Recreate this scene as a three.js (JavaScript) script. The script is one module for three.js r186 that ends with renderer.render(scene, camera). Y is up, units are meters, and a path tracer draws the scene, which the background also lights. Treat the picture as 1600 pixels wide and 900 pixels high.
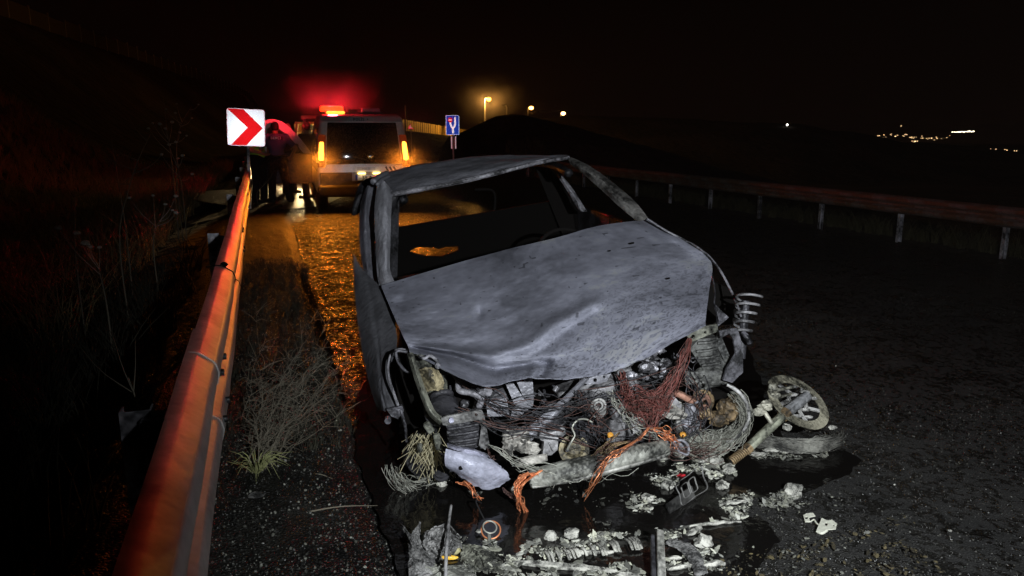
import * as THREE from 'three';
import { mergeGeometries, toCreasedNormals, mergeVertices } from 'three/addons/utils/BufferGeometryUtils.js';
import { RoundedBoxGeometry } from 'three/addons/geometries/RoundedBoxGeometry.js';
import { MarchingCubes } from 'three/addons/objects/MarchingCubes.js';

// ---------------------------------------------------------------- camera, sky, moon, exposure
const scene = new THREE.Scene();
const V = (x, y, z) => new THREE.Vector3(x, y, z);
const DEG = Math.PI / 180, EYE = 1.5, FPX = 1164, HORIZON = 207;
const PITCH = Math.atan((450 - HORIZON) / FPX);
const camera = new THREE.PerspectiveCamera(2 * Math.atan(450 / FPX) / DEG, 16 / 9, 0.05, 4000);
camera.position.set(0, EYE, 0);
camera.rotation.set(-PITCH, 0, 0);
const renderer = new THREE.WebGLRenderer({ antialias: true });
renderer.toneMapping = THREE.LinearToneMapping;
renderer.toneMappingExposure = 1;
renderer.shadowMap.enabled = true;
{
  const w = 128, h = 64, d = new Float32Array(w * h * 4);             // a night sky: almost black, a little brown low down
  for (let j = 0; j < h; j++) {
    const e = (j + 0.5) / h * 180 - 90, k = Math.exp(-Math.max(e, 0) / 14);
    for (let i = 0; i < w; i++) d.set([0.0006 + 0.0010 * k, 0.0003 + 0.0004 * k, 0.00022 + 0.0002 * k, 1], (j * w + i) * 4);
  }
  const sky = new THREE.DataTexture(d, w, h, THREE.RGBAFormat, THREE.FloatType);
  sky.mapping = THREE.EquirectangularReflectionMapping; sky.magFilter = THREE.LinearFilter; sky.needsUpdate = true;
  scene.background = sky; scene.environment = sky;
  const moon = new THREE.DirectionalLight(0xfff1dd, 0.004);
  moon.position.set(40, 60, 30); moon.castShadow = true; moon.shadow.radius = 20; scene.add(moon);
  Object.assign(moon.shadow.camera, { left: -40, right: 40, top: 40, bottom: -40, far: 200 });
}
scene.fog = new THREE.FogExp2(0xb8a89c, 0.0003);                      // thin smoke in the night air

// ---------------------------------------------------------------- helpers
function rng(seed) { let a = seed >>> 0; return () => { a = (a + 0x6d2b79f5) | 0; let t = Math.imul(a ^ (a >>> 15), 1 | a); t = (t + Math.imul(t ^ (t >>> 7), 61 | t)) ^ t; return ((t ^ (t >>> 14)) >>> 0) / 4294967296; }; }
const hash = (x, y, z) => { let h = Math.imul(x, 374761393) ^ Math.imul(y, 668265263) ^ Math.imul(z, 1274126177); h = Math.imul(h ^ (h >>> 13), 1103515245); return ((h ^ (h >>> 16)) >>> 0) / 4294967296; };
const sm = (t) => t * t * (3 - 2 * t), mix = (a, b, t) => a + (b - a) * t, clamp = (x, a, b) => Math.min(b, Math.max(a, x)), ss = (a, b, x) => sm(clamp((x - a) / (b - a), 0, 1));
function noise(x, y, z, wrap = 0) {
  const X = Math.floor(x), Y = Math.floor(y), Z = Math.floor(z), u = sm(x - X), v = sm(y - Y), w = sm(z - Z);
  const m = wrap ? (k) => ((k % wrap) + wrap) % wrap : (k) => k;
  const h = (i, j, k) => hash(m(X + i), m(Y + j), Z + k);
  return mix(mix(mix(h(0, 0, 0), h(1, 0, 0), u), mix(h(0, 1, 0), h(1, 1, 0), u), v), mix(mix(h(0, 0, 1), h(1, 0, 1), u), mix(h(0, 1, 1), h(1, 1, 1), u), v), w);
}
function fbm(x, y, z, o = 4, wrap = 0) { let s = 0, a = 0.5, n = 0; for (let i = 0; i < o; i++) { s += a * noise(x, y, z + i * 17, wrap); n += a; a *= 0.5; x *= 2; y *= 2; z *= 2; wrap *= 2; } return s / n; }

const CAM_F = V(0, -Math.sin(PITCH), -Math.cos(PITCH)), CAM_U = V(0, Math.cos(PITCH), -Math.sin(PITCH)), EYE_P = V(0, EYE, 0);
const ray = (px, py) => V((px - 800) / FPX, 0, 0).add(CAM_F).addScaledVector(CAM_U, (450 - py) / FPX);
const at = (px, py, d) => ray(px, py).multiplyScalar(d).add(EYE_P);                       // a measured picture point at a known distance -> metres
const G = (px, py, y = 0) => { const r = ray(px, py); return r.multiplyScalar((y - EYE) / r.y).add(EYE_P); };   // the same on a level surface
// the wrecked car's own frame: x across (to the picture's right), y up, z towards its nose
const CAR = new THREE.Matrix4().makeRotationFromEuler(new THREE.Euler(-1.0 * DEG, 9.25 * DEG, 8.5 * DEG, 'YXZ')).setPosition(0.19, -0.104, -3.936), CAR_I = CAR.clone().invert();
const C = (x, y, z) => V(x, y, z).applyMatrix4(CAR);
function onCar(px, py, n, k) { const o = EYE_P.clone().applyMatrix4(CAR_I), d = ray(px, py).transformDirection(CAR_I); return o.addScaledVector(d, (k - n.dot(o)) / n.dot(d)).applyMatrix4(CAR); }
const ZN = V(0, 0, 1), F = (px, py, z) => onCar(px, py, ZN, z);

// the road runs off to the upper left; lat = metres to the right of the photographer across it, lon = metres along it
const RA = 18 * DEG, RD = V(-Math.sin(RA), 0, -Math.cos(RA)), RN = V(Math.cos(RA), 0, -Math.sin(RA));
const latlon = (x, z) => [x * RN.x + z * RN.z, x * RD.x + z * RD.z];
const roadY = (lat) => -0.042 * Math.max(0, lat - 2);
const onRoad = (lat, lon, y = 0) => V(RN.x * lat + RD.x * lon, roadY(lat) + y, RN.z * lat + RD.z * lon);

function boxUV(g) {
  const p = g.attributes.position, n = g.attributes.normal, uv = new Float32Array(p.count * 2);
  for (let i = 0; i < p.count; i += 3) {
    let a = 0, b = 0, c = 0;
    for (let k = i; k < Math.min(i + 3, p.count); k++) { a += n.getX(k); b += n.getY(k); c += n.getZ(k); }
    a = Math.abs(a); b = Math.abs(b); c = Math.abs(c);
    for (let k = i; k < Math.min(i + 3, p.count); k++) { const x = p.getX(k), y = p.getY(k), z = p.getZ(k); const q = b >= a && b >= c ? [x, z] : a >= c ? [z, y] : [x, y]; uv[2 * k] = q[0]; uv[2 * k + 1] = q[1]; }
  }
  g.setAttribute('uv', new THREE.BufferAttribute(uv, 2)); return g;
}
function clean(g) {
  const keep = g.userData.keepUV;
  if (g.index) g = g.toNonIndexed(); else g = g.clone();
  if (!g.attributes.normal) g.computeVertexNormals();
  for (const k of Object.keys(g.attributes)) if (!['position', 'normal', 'uv'].includes(k)) g.deleteAttribute(k);
  g.morphAttributes = {};
  if (!keep || !g.attributes.uv) boxUV(g);
  return g;
}
const joined = (gs) => { gs = [gs].flat(Infinity); return gs.length === 1 ? clean(gs[0]) : mergeGeometries(gs.map(clean)); };
const used = new Map();
function numbered(name) { const n = used.get(name) || 0; used.set(name, n + 1); return n ? `${name}_${String(n).padStart(3, '0')}` : name; }
const rootOf = (o) => { while (o.parent && o.parent !== scene) o = o.parent; return o; };
function shade(m) { m.castShadow = true; m.receiveShadow = true; return m; }
function obj(name, geos, mat, parent = scene) {                       // geometry in the parent's own axes
  const m = shade(new THREE.Mesh(joined(geos), mat));
  m.name = parent === scene ? numbered(name) : name; parent.add(m); return m;
}
function part(name, geos, mat, parent) {                              // geometry in the world's axes, under a thing that stands unturned
  const g = joined(geos), b = rootOf(parent).position; g.translate(-b.x, -b.y, -b.z);
  const m = shade(new THREE.Mesh(g, mat)); m.name = name; parent.add(m); return m;
}
function tag(o, label, category, group, kind) { o.userData = { ...o.userData, label, category }; if (group) o.userData.group = group; if (kind) o.userData.kind = kind; return o; }
function thing(name, label, category, pos = V(0, 0, 0), turn = 0, group) { const o = new THREE.Group(); o.name = numbered(name); scene.add(o); o.position.copy(pos); o.rotation.y = turn; return tag(o, label, category, group); }
function struct(name, geos, mat) { const m = obj(name, geos, mat); m.userData = { kind: 'structure' }; return m; }
const stuff = (m) => { m.userData.kind = 'stuff'; return m; };
function worldThing(name, label, category, geos, mat, group) {        // one mesh that is a thing of its own; its origin is its lowest middle
  const g = joined(geos); g.computeBoundingBox(); const b = g.boundingBox, p = V((b.min.x + b.max.x) / 2, b.min.y, (b.min.z + b.max.z) / 2);
  g.translate(-p.x, -p.y, -p.z); const m = shade(new THREE.Mesh(g, mat)); m.name = numbered(name); m.position.copy(p); scene.add(m); return tag(m, label, category, group);
}
const xf = (g, p = [0, 0, 0], r = [0, 0, 0], s = [1, 1, 1]) => g.applyMatrix4(new THREE.Matrix4().compose(V(...p), new THREE.Quaternion().setFromEuler(new THREE.Euler(...r)), V(...s)));
const toCar = (g) => g.applyMatrix4(CAR);
const box = (w, h, d, r = 0.006, s = 1) => new RoundedBoxGeometry(w, h, d, s, Math.min(r, w / 2.1, h / 2.1, d / 2.1));
const bx = (w, h, d, p, r = [0, 0, 0], b = 0.006) => xf(box(w, h, d, b), p, r);
const aim = (g, from, to) => { const d = to.clone().sub(from), q = new THREE.Quaternion().setFromUnitVectors(V(0, 1, 0), d.clone().normalize()); return g.applyMatrix4(new THREE.Matrix4().compose(from.clone().add(to).multiplyScalar(0.5), q, V(1, 1, 1))); };
const rod = (a, b, r, r2 = r, n = 12) => aim(new THREE.CylinderGeometry(r2, r, a.distanceTo(b), n), a, b);
function pipe(pts, r, n = 6, seg = 0, closed = false) {               // a swept tube of changing radius through the points
  const c = new THREE.CatmullRomCurve3(pts, closed, 'centripetal'), m = seg || (pts.length - 1) * 6, P = c.getPoints(m), fr = c.computeFrenetFrames(m, closed);
  const pos = [], idx = [], R = typeof r === 'function' ? r : () => r;
  for (let i = 0; i <= m; i++) for (let k = 0; k < n; k++) { const a = k / n * 2 * Math.PI, q = P[i].clone().addScaledVector(fr.normals[i], Math.cos(a) * R(i / m)).addScaledVector(fr.binormals[i], Math.sin(a) * R(i / m)); pos.push(q.x, q.y, q.z); }
  for (let i = 0; i < m; i++) for (let k = 0; k < n; k++) { const a = i * n + k, b = i * n + (k + 1) % n; idx.push(a, b, a + n, b, b + n, a + n); }
  if (!closed) { const s = pos.length / 3; pos.push(...P[0].toArray(), ...P[m].toArray()); for (let k = 0; k < n; k++) { idx.push(s, (k + 1) % n, k); idx.push(s + 1, m * n + k, m * n + (k + 1) % n); } }
  const g = new THREE.BufferGeometry(); g.setAttribute('position', new THREE.Float32BufferAttribute(pos, 3)); g.setIndex(idx); g.computeVertexNormals(); return g;
}
const creased = (g, deg = 35) => toCreasedNormals(g.index ? g.toNonIndexed() : g, deg * DEG);
function rough(g, amp, freq, deg = 40, sub = 0) {                     // dents and lumps by noise of the place, so shared corners stay shut
  g = clean(g); const p = g.attributes.position;
  for (let i = 0; i < p.count; i++) { const x = p.getX(i) * freq, y = p.getY(i) * freq, z = p.getZ(i) * freq; p.setXYZ(i, p.getX(i) + amp * (fbm(x, y, z, 3) - 0.5) * 2, p.getY(i) + amp * (fbm(x + 31, y, z, 3) - 0.5) * 2, p.getZ(i) + amp * (fbm(x, y + 57, z, 3) - 0.5) * 2); }
  g.deleteAttribute('normal'); g.computeVertexNormals(); return toCreasedNormals(g, deg * DEG);
}
const lump = (p, s, seed, det = 2, amp = 0.35, sq = [1, 0.7, 1]) => { const g = new THREE.IcosahedronGeometry(1, det), q = g.attributes.position; for (let i = 0; i < q.count; i++) { const v = V(q.getX(i), q.getY(i), q.getZ(i)), k = 1 + amp * 2 * (fbm(v.x * 1.7 + seed * 7.3, v.y * 1.7, v.z * 1.7 + seed, 3) - 0.5); q.setXYZ(i, v.x * k * s * sq[0] + p.x, v.y * k * s * sq[1] + p.y, v.z * k * s * sq[2] + p.z); } g.deleteAttribute('normal'); g.computeVertexNormals(); return toCreasedNormals(g, 30 * DEG); };
const catm = (a, b, c, d, t) => 0.5 * (2 * b + (c - a) * t + (2 * a - 5 * b + 4 * c - d) * t * t + (3 * b - a - 3 * c + d) * t * t * t);
function sheet(rows, nu, nv, place, thick, ownUV = false) {                    // a skin through a grid of control values; rows[i][j] = [a, b, c]; place(a, b, c, u, v) -> point; has thickness
  const R = rows.length, K = rows[0].length, at3 = (i, j) => { const ci = clamp(i, 0, R - 1), cj = clamp(j, 0, K - 1); return rows[ci][cj]; };
  const P = [];
  for (let i = 0; i <= nv; i++) for (let j = 0; j <= nu; j++) {
    const v = i / nv * (R - 1), u = j / nu * (K - 1), I = Math.min(Math.floor(v), R - 2), J = Math.min(Math.floor(u), K - 2), q = [];
    for (let c = 0; c < 3; c++) { const col = []; for (let m = -1; m < 3; m++) col.push(catm(at3(I + m, J - 1)[c], at3(I + m, J)[c], at3(I + m, J + 1)[c], at3(I + m, J + 2)[c], u - J)); q.push(catm(...col, v - I)); }
    P.push(place(...q, j / nu, i / nv));
  }
  const n1 = nu + 1, pos = [], uv = [], idx = [], top = new THREE.BufferGeometry();
  const quads = []; for (let i = 0; i < nv; i++) for (let j = 0; j < nu; j++) quads.push([i * n1 + j, i * n1 + j + 1, (i + 1) * n1 + j + 1, (i + 1) * n1 + j]);
  const flat = []; for (const q of P) flat.push(q.x, q.y, q.z);
  top.setAttribute('position', new THREE.Float32BufferAttribute(flat, 3)); top.setIndex(quads.flatMap(([a, b, c, d]) => [a, d, b, b, d, c])); top.computeVertexNormals();
  const N = top.attributes.normal, M = P.length;
  for (const q of P) pos.push(q.x, q.y, q.z);
  for (let i = 0; i < M; i++) pos.push(P[i].x - N.getX(i) * thick, P[i].y - N.getY(i) * thick, P[i].z - N.getZ(i) * thick);
  for (let s = 0; s < 2; s++) for (let i = 0; i <= nv; i++) for (let j = 0; j <= nu; j++) uv.push(j / nu, 1 - i / nv);
  for (const [a, b, c, d] of quads) { idx.push(a, d, b, b, d, c); idx.push(a + M, b + M, d + M, b + M, c + M, d + M); }
  const edge = (a, b) => idx.push(a, b, a + M, b, b + M, a + M);
  for (let j = 0; j < nu; j++) { edge(j, j + 1); edge(nv * n1 + j + 1, nv * n1 + j); }
  for (let i = 0; i < nv; i++) { edge((i + 1) * n1, i * n1); edge(i * n1 + nu, (i + 1) * n1 + nu); }
  let g = new THREE.BufferGeometry(); g.setAttribute('position', new THREE.Float32BufferAttribute(pos, 3)); g.setAttribute('uv', new THREE.Float32BufferAttribute(uv, 2)); g.setIndex(idx);
  g = toCreasedNormals(g.toNonIndexed(), 38 * DEG); g.userData.keepUV = ownUV; return g;
}
function plate(pts, place, thick, back, holes = []) {                 // a cut plate: outline [x, y], place(x, y) -> point, pushed back along a direction for its thickness
  const sh = new THREE.Shape(pts.map(([x, y]) => new THREE.Vector2(x, -y)));
  for (const [x, y, r, ry = r] of holes) { const h = new THREE.Path(); h.absellipse(x, -y, r, ry, 0, 2 * Math.PI, true); sh.holes.push(h); }
  const e = new THREE.ExtrudeGeometry(sh, { depth: 1, bevelEnabled: false, curveSegments: 6 }), p = e.attributes.position;
  for (let i = 0; i < p.count; i++) { const q = place(p.getX(i), -p.getY(i)); if (p.getZ(i) < 0.5) q.addScaledVector(back, thick); p.setXYZ(i, q.x, q.y, q.z); }
  e.deleteAttribute('normal'); e.computeVertexNormals(); return e;
}
const inside = (poly, x, y) => { let c = false; for (let i = 0, j = poly.length - 1; i < poly.length; j = i++) if ((poly[i][1] > y) !== (poly[j][1] > y) && x < (poly[j][0] - poly[i][0]) * (y - poly[i][1]) / (poly[j][1] - poly[i][1]) + poly[i][0]) c = !c; return c; };
function scatter(poly, n, r) { const xs = poly.map((p) => p[0]), ys = poly.map((p) => p[1]), out = [], a = Math.min(...xs), b = Math.max(...xs), c = Math.min(...ys), d = Math.max(...ys); for (let k = 0; out.length < n && k < n * 40; k++) { const x = mix(a, b, r()), y = mix(c, d, r()); if (inside(poly, x, y)) out.push([x, y]); } return out; }
function many(name, geo, mat, items) {                                // an uncountable mass of small pieces
  const m = shade(new THREE.InstancedMesh(geo, mat, items.length)), M = new THREE.Matrix4(), q = new THREE.Quaternion(), c = new THREE.Color();
  items.forEach((t, i) => { M.compose(t.p, q.setFromEuler(new THREE.Euler(...t.r)), t.s); m.setMatrixAt(i, M); if (t.c) m.setColorAt(i, c.setRGB(...t.c)); });
  m.name = numbered(name); scene.add(m); return m;
}

// ---------------------------------------------------------------- materials
function dataTex(n, f, color, sy = n) {                               // f(x, y) in 0..1 -> a value or [r, g, b] linear
  const d = new Uint8Array(n * sy * 4), enc = (v) => Math.round(255 * clamp(color ? (v <= 0.0031308 ? v * 12.92 : 1.055 * Math.pow(v, 1 / 2.4) - 0.055) : v, 0, 1));
  for (let j = 0; j < sy; j++) for (let i = 0; i < n; i++) { const v = f(i / n, j / sy), k = (j * n + i) * 4; if (Array.isArray(v)) { d[k] = enc(v[0]); d[k + 1] = enc(v[1]); d[k + 2] = enc(v[2]); } else d[k] = d[k + 1] = d[k + 2] = enc(v); d[k + 3] = 255; }
  const t = new THREE.DataTexture(d, n, sy); t.wrapS = t.wrapT = THREE.RepeatWrapping; t.magFilter = THREE.LinearFilter; t.minFilter = THREE.LinearMipmapLinearFilter; t.generateMipmaps = true;
  if (color) t.colorSpace = THREE.SRGBColorSpace; t.needsUpdate = true; return t;
}
const rep = (t, x, y = x) => { const c = t.clone(); c.repeat.set(x, y); c.needsUpdate = true; return c; };
function canvasTex(w, h, draw) { const c = document.createElement('canvas'); c.width = w; c.height = h; draw(c.getContext('2d'), w, h); const t = new THREE.CanvasTexture(c); t.colorSpace = THREE.SRGBColorSpace; return t; }
const T = {};
T.grain = dataTex(256, (x, y) => fbm(x * 8, y * 8, 3, 5, 8));
T.blot = dataTex(256, (x, y) => { const k = fbm(x * 4, y * 4, 9, 5, 4), f = fbm(x * 32, y * 32, 4, 3, 32); const v = clamp(0.5 + 2.4 * (k - 0.5) + 0.8 * (f - 0.5), 0.06, 1); return [v, v * 0.98, v * 0.97]; }, true);
T.wetness = dataTex(512, (x, y) => mix(0.30, 1, ss(0.40, 0.56, 0.35 * fbm(x * 12, y * 12, 33, 4, 12) + 0.65 * fbm(x * 64, y * 64, 12, 2, 64))));
T.soft = dataTex(256, (x, y) => { const k = fbm(x * 4, y * 4, 19, 4, 4), f = fbm(x * 40, y * 40, 14, 3, 40); const v = clamp(0.7 + 1.0 * (k - 0.5) + 0.35 * (f - 0.5), 0.1, 1); return [v, v, v]; }, true);
T.rust = dataTex(256, (x, y) => { const k = ss(0.42, 0.62, fbm(x * 5, y * 5, 21, 5, 5)), f = 0.65 + 0.7 * fbm(x * 24, y * 24, 8, 3, 24); return [mix(0.9, 0.75, k) * f, mix(0.88, 0.5, k) * f, mix(0.86, 0.32, k) * f]; }, true);
{ // stones of a chip-sealed road, as heights: rounded cells of about 9 mm
  const n = 1024, cells = 110, v = new Float32Array(n * n);
  for (let j = 0; j < n; j++) for (let i = 0; i < n; i++) {
    const x = i / n * cells, y = j / n * cells, X = Math.floor(x), Y = Math.floor(y); let d1 = 9, id = 0, d2 = 9;
    for (let a = -1; a < 2; a++) for (let b = -1; b < 2; b++) { const cx = ((X + a) % cells + cells) % cells, cy = ((Y + b) % cells + cells) % cells, dx = X + a + hash(cx, cy, 1) - x, dy = Y + b + hash(cx, cy, 2) - y, d = dx * dx + dy * dy; if (d < d1) { d2 = d1; d1 = d; id = hash(cx, cy, 3); } else if (d < d2) d2 = d; }
    v[j * n + i] = clamp((Math.sqrt(d2) - Math.sqrt(d1)) * 1.6, 0, 1) * (0.35 + 0.65 * id) * 0.8 + id * 0.2;
  }
  T.chips = dataTex(n, (x, y) => 0.45 * v[Math.min(n - 1, Math.floor(y * n)) * n + Math.min(n - 1, Math.floor(x * n))] + 0.55 * fbm(x * 22, y * 22, 5, 3, 22));
}
const S = (o) => new THREE.MeshStandardMaterial(o), lin = (r, g, b) => new THREE.Color().setRGB(r, g, b);
const burnt = (r, g, b, o = {}) => S({ color: lin(r, g, b), roughness: 0.62, metalness: 0.25, map: rep(T.blot, 3), bumpMap: rep(T.grain, 7), bumpScale: 0.006, ...o });
const M = {
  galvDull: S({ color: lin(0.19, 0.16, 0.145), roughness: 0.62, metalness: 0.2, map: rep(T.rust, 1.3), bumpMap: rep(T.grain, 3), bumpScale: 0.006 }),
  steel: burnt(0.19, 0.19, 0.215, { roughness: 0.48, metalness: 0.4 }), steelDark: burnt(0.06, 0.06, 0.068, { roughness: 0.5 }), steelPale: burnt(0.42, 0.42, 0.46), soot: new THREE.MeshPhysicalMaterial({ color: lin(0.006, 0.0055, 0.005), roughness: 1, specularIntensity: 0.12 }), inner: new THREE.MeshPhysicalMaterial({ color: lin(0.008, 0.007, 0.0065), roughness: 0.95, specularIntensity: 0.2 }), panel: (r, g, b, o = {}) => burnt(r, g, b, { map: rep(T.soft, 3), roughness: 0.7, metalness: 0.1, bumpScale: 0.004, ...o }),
  alu: burnt(0.62, 0.6, 0.54, { metalness: 0.1, roughness: 0.7 }), greenish: burnt(0.30, 0.31, 0.25), yellowish: burnt(0.52, 0.45, 0.27, { metalness: 0.1 }), tan: burnt(0.42, 0.30, 0.16, { metalness: 0.2 }),
  lavender: burnt(0.52, 0.53, 0.66, { metalness: 0.15, roughness: 0.5 }), ash: S({ color: lin(0.54, 0.54, 0.48), roughness: 0.95, map: rep(T.blot, 9) }), ashGrey: S({ color: lin(0.36, 0.36, 0.35), roughness: 0.95, map: rep(T.blot, 6), bumpMap: rep(T.grain, 14), bumpScale: 0.012 }),
  copper: S({ color: lin(0.82, 0.31, 0.14), roughness: 0.42, metalness: 0.6 }), wireRed: S({ color: lin(0.22, 0.075, 0.062), roughness: 0.55, metalness: 0.4 }), wireBrown: S({ color: lin(0.11, 0.06, 0.05), roughness: 0.5, metalness: 0.4 }), wire: S({ color: lin(0.42, 0.42, 0.36), roughness: 0.5, metalness: 0.5 }), straw: S({ color: lin(0.52, 0.47, 0.30), roughness: 0.6, metalness: 0.3 }),
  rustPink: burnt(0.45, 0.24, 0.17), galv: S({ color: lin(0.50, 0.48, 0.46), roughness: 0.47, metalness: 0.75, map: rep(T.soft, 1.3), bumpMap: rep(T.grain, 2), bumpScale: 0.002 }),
  galvPost: S({ color: lin(0.8, 0.8, 0.88), roughness: 0.45, metalness: 0.25, map: rep(T.blot, 1.2) }),
  black: S({ color: lin(0.012, 0.012, 0.012), roughness: 0.6 }), rubber: S({ color: lin(0.02, 0.02, 0.02), roughness: 0.85 }),
  asphalt: S({ color: lin(0.019, 0.0185, 0.0165), roughness: 0.9, roughnessMap: rep(T.wetness, 0.7), bumpMap: rep(T.chips, 0.9), bumpScale: 0.022, map: rep(T.blot, 0.21) }),
  gravel: new THREE.MeshPhysicalMaterial({ color: lin(0.022, 0.0215, 0.018), roughness: 0.6, specularIntensity: 0.6, bumpMap: rep(T.chips, 0.6), bumpScale: 0.03, map: rep(T.blot, 0.5) }),
  wet: S({ color: lin(0.006, 0.0055, 0.005), roughness: 0.09, bumpMap: rep(T.grain, 1.4), bumpScale: 0.004 }),
  soil: S({ color: lin(0.05, 0.042, 0.03), roughness: 0.95, map: rep(T.blot, 0.3), bumpMap: rep(T.grain, 0.8), bumpScale: 0.05 }),
  hillSoil: S({ color: lin(0.055, 0.042, 0.03), roughness: 0.95, map: rep(T.blot, 0.05), bumpMap: rep(T.grain, 0.2), bumpScale: 0.3 }),
  stem: S({ color: lin(0.17, 0.15, 0.11), roughness: 0.9 }), weed: S({ color: lin(0.04, 0.038, 0.024), roughness: 0.9 }), grassDim: S({ color: lin(0.10, 0.095, 0.05), roughness: 0.9 }), ridgeBoard: S({ color: lin(0.09, 0.07, 0.05), roughness: 0.9 }), tie: new THREE.MeshPhysicalMaterial({ color: lin(0.004, 0.004, 0.004), roughness: 1, specularIntensity: 0.08 }), dryGrass: S({ color: lin(0.28, 0.22, 0.11), roughness: 0.9 }), greenGrass: S({ color: lin(0.12, 0.16, 0.05), roughness: 0.8 }),
  vanWhite: new THREE.MeshPhysicalMaterial({ color: lin(0.82, 0.82, 0.84), roughness: 0.40, metalness: 0.5, clearcoat: 0.3 }), white: new THREE.MeshPhysicalMaterial({ color: lin(0.78, 0.78, 0.80), roughness: 0.35, clearcoat: 0.6 }), navy: new THREE.MeshPhysicalMaterial({ color: lin(0.012, 0.016, 0.05), roughness: 0.35, clearcoat: 0.5 }),
  glassDark: new THREE.MeshPhysicalMaterial({ color: lin(0.012, 0.010, 0.010), roughness: 0.06, clearcoat: 1 }), pane: new THREE.MeshPhysicalMaterial({ color: lin(0.9, 0.92, 0.92), transmission: 1, thickness: 0, roughness: 0.02 }),
  chrome: S({ color: lin(0.75, 0.75, 0.78), roughness: 0.22, metalness: 1 }), plastic: S({ color: lin(0.025, 0.025, 0.027), roughness: 0.6 }),
  skin: S({ color: lin(0.42, 0.24, 0.16), roughness: 0.6 }), hair: S({ color: lin(0.012, 0.009, 0.007), roughness: 0.8 }), shirtBlue: S({ color: lin(0.10, 0.115, 0.23), roughness: 0.9 }), trousers: S({ color: lin(0.010, 0.010, 0.013), roughness: 0.92 }), hiVis: S({ color: lin(0.5, 0.92, 0.12), roughness: 0.8 }), darkCloth: S({ color: lin(0.02, 0.018, 0.02), roughness: 0.92 }),
  yellowFence: S({ color: lin(0.55, 0.42, 0.14), roughness: 0.6, metalness: 0.1 }), darkWood: S({ color: lin(0.03, 0.025, 0.02), roughness: 0.9 }), poleGrey: S({ color: lin(0.42, 0.40, 0.38), roughness: 0.5, metalness: 0.3 }),
};
const glow = (r, g, b, k) => S({ color: 0x0b0b0b, roughness: 0.4, emissive: lin(r, g, b), emissiveIntensity: k });
function beamLamp(color, cd, p, to, deg, parent, radius = 0.05) { const l = new THREE.SpotLight(color, cd, 0, deg * DEG, 0.8, 2); l.position.copy(p); l.target.position.copy(to); l.castShadow = true; l.shadow.radius = radius / 0.02; parent.add(l, l.target); return l; }
function bulb(color, cd, p, parent, radius = 0.02) { const l = new THREE.PointLight(color, cd, 0, 2); l.position.copy(p); l.castShadow = true; l.shadow.radius = radius / 0.02; l.shadow.bias = -0.002; (parent || scene).add(l); return l; }

// ---------------------------------------------------------------- the lamp that lights the wreck: a work torch held up beside the photographer
{
  const p = V(0.72, 1.68, 0.15), to = V(1.05, 0.2, -3.0), d = to.clone().sub(p).normalize();
  const t = thing('hand_torch', 'black work torch shining on the wreck, held up behind the photographer', 'torch', p.clone());
  const a = (k) => p.clone().addScaledVector(d, k);
  part('handle', rod(a(-0.20), a(-0.07), 0.019, 0.019, 16), M.plastic, t);
  part('head', pipe([a(-0.07), a(-0.05), a(-0.02), a(0.0)], (u) => 0.02 + 0.025 * sm(u), 16), M.plastic, t);
  part('lens', rod(a(0.001), a(0.006), 0.04, 0.04, 20), glow(0.9, 0.95, 1, 6), t);
  const s = new THREE.SpotLight(lin(0.90, 0.95, 1.0), 56, 0, 46 * DEG, 0.95, 2);
  s.position.copy(a(0.012)); s.target.position.copy(to); s.castShadow = true; s.shadow.radius = 1.2; scene.add(s, s.target);
}

// ---------------------------------------------------------------- land, road, shoulder
const segDist = (x, z, a, b) => { const t = clamp(((x - a[0]) * (b[0] - a[0]) + (z - a[1]) * (b[1] - a[1])) / ((b[0] - a[0]) ** 2 + (b[1] - a[1]) ** 2), 0, 1); return [Math.hypot(x - mix(a[0], b[0], t), z - mix(a[1], b[1], t)), t]; };
const FA = [-10.6, -62], FB = [-5.2, -92];
const MOUND = [-0.3, -45];
const HR = 11.6 * DEG;
function land(x, z) {
  const [lat, lon] = latlon(x, z), r = Math.hypot(x, z);
  let y = roadY(clamp(lat, -2, 10.4)) - 0.03;
  if (lat > 10.3) y -= 0.16 * (Math.min(lat, 32) - 10.3) * ss(10.3, 13, lat);
  if (lat < -0.55) {
    y -= 0.55 * ss(0.55, 3.2, -lat);
    const q = x * Math.cos(HR) - z * Math.sin(HR);
    y += 11.2 * ss(8, 27.5, -q) * (1 - ss(200, 260, lon)) * (0.94 + 0.1 * fbm(x * 0.06, z * 0.06, 5)) + 0.25 * (fbm(x * 0.5, z * 0.5, 2) - 0.5) * ss(1, 4, -lat);
  }
  if (z < -48 && x > -30) { const [d, t] = segDist(x, z, FA, FB); y = Math.max(y, mix(1.62, 0.55, t) + 0.1 - 0.05 * d * d * 0.35); }
  const dm = Math.hypot(x - MOUND[0], z - MOUND[1]); y = Math.max(y, 2.95 - (0.2 + 0.3 * ss(0, 1.2, dm)) * dm * (x > MOUND[0] ? 0.55 : 0.95) + 0.5 * (fbm(x * 0.9, z * 0.9, 7) - 0.5));
  if (lat > 10.3 || lon > 60) y -= 14 * ss(130, 260, r) * ss(-0.15, 0.1, x / Math.max(1, r));
  if (lat > 0.0 && lat < 10.3 && lon < 62 && lon > -12) y = Math.min(y, roadY(lat) - 0.12 + (r < 14 ? 0 : 0));
  return y;
}
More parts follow.
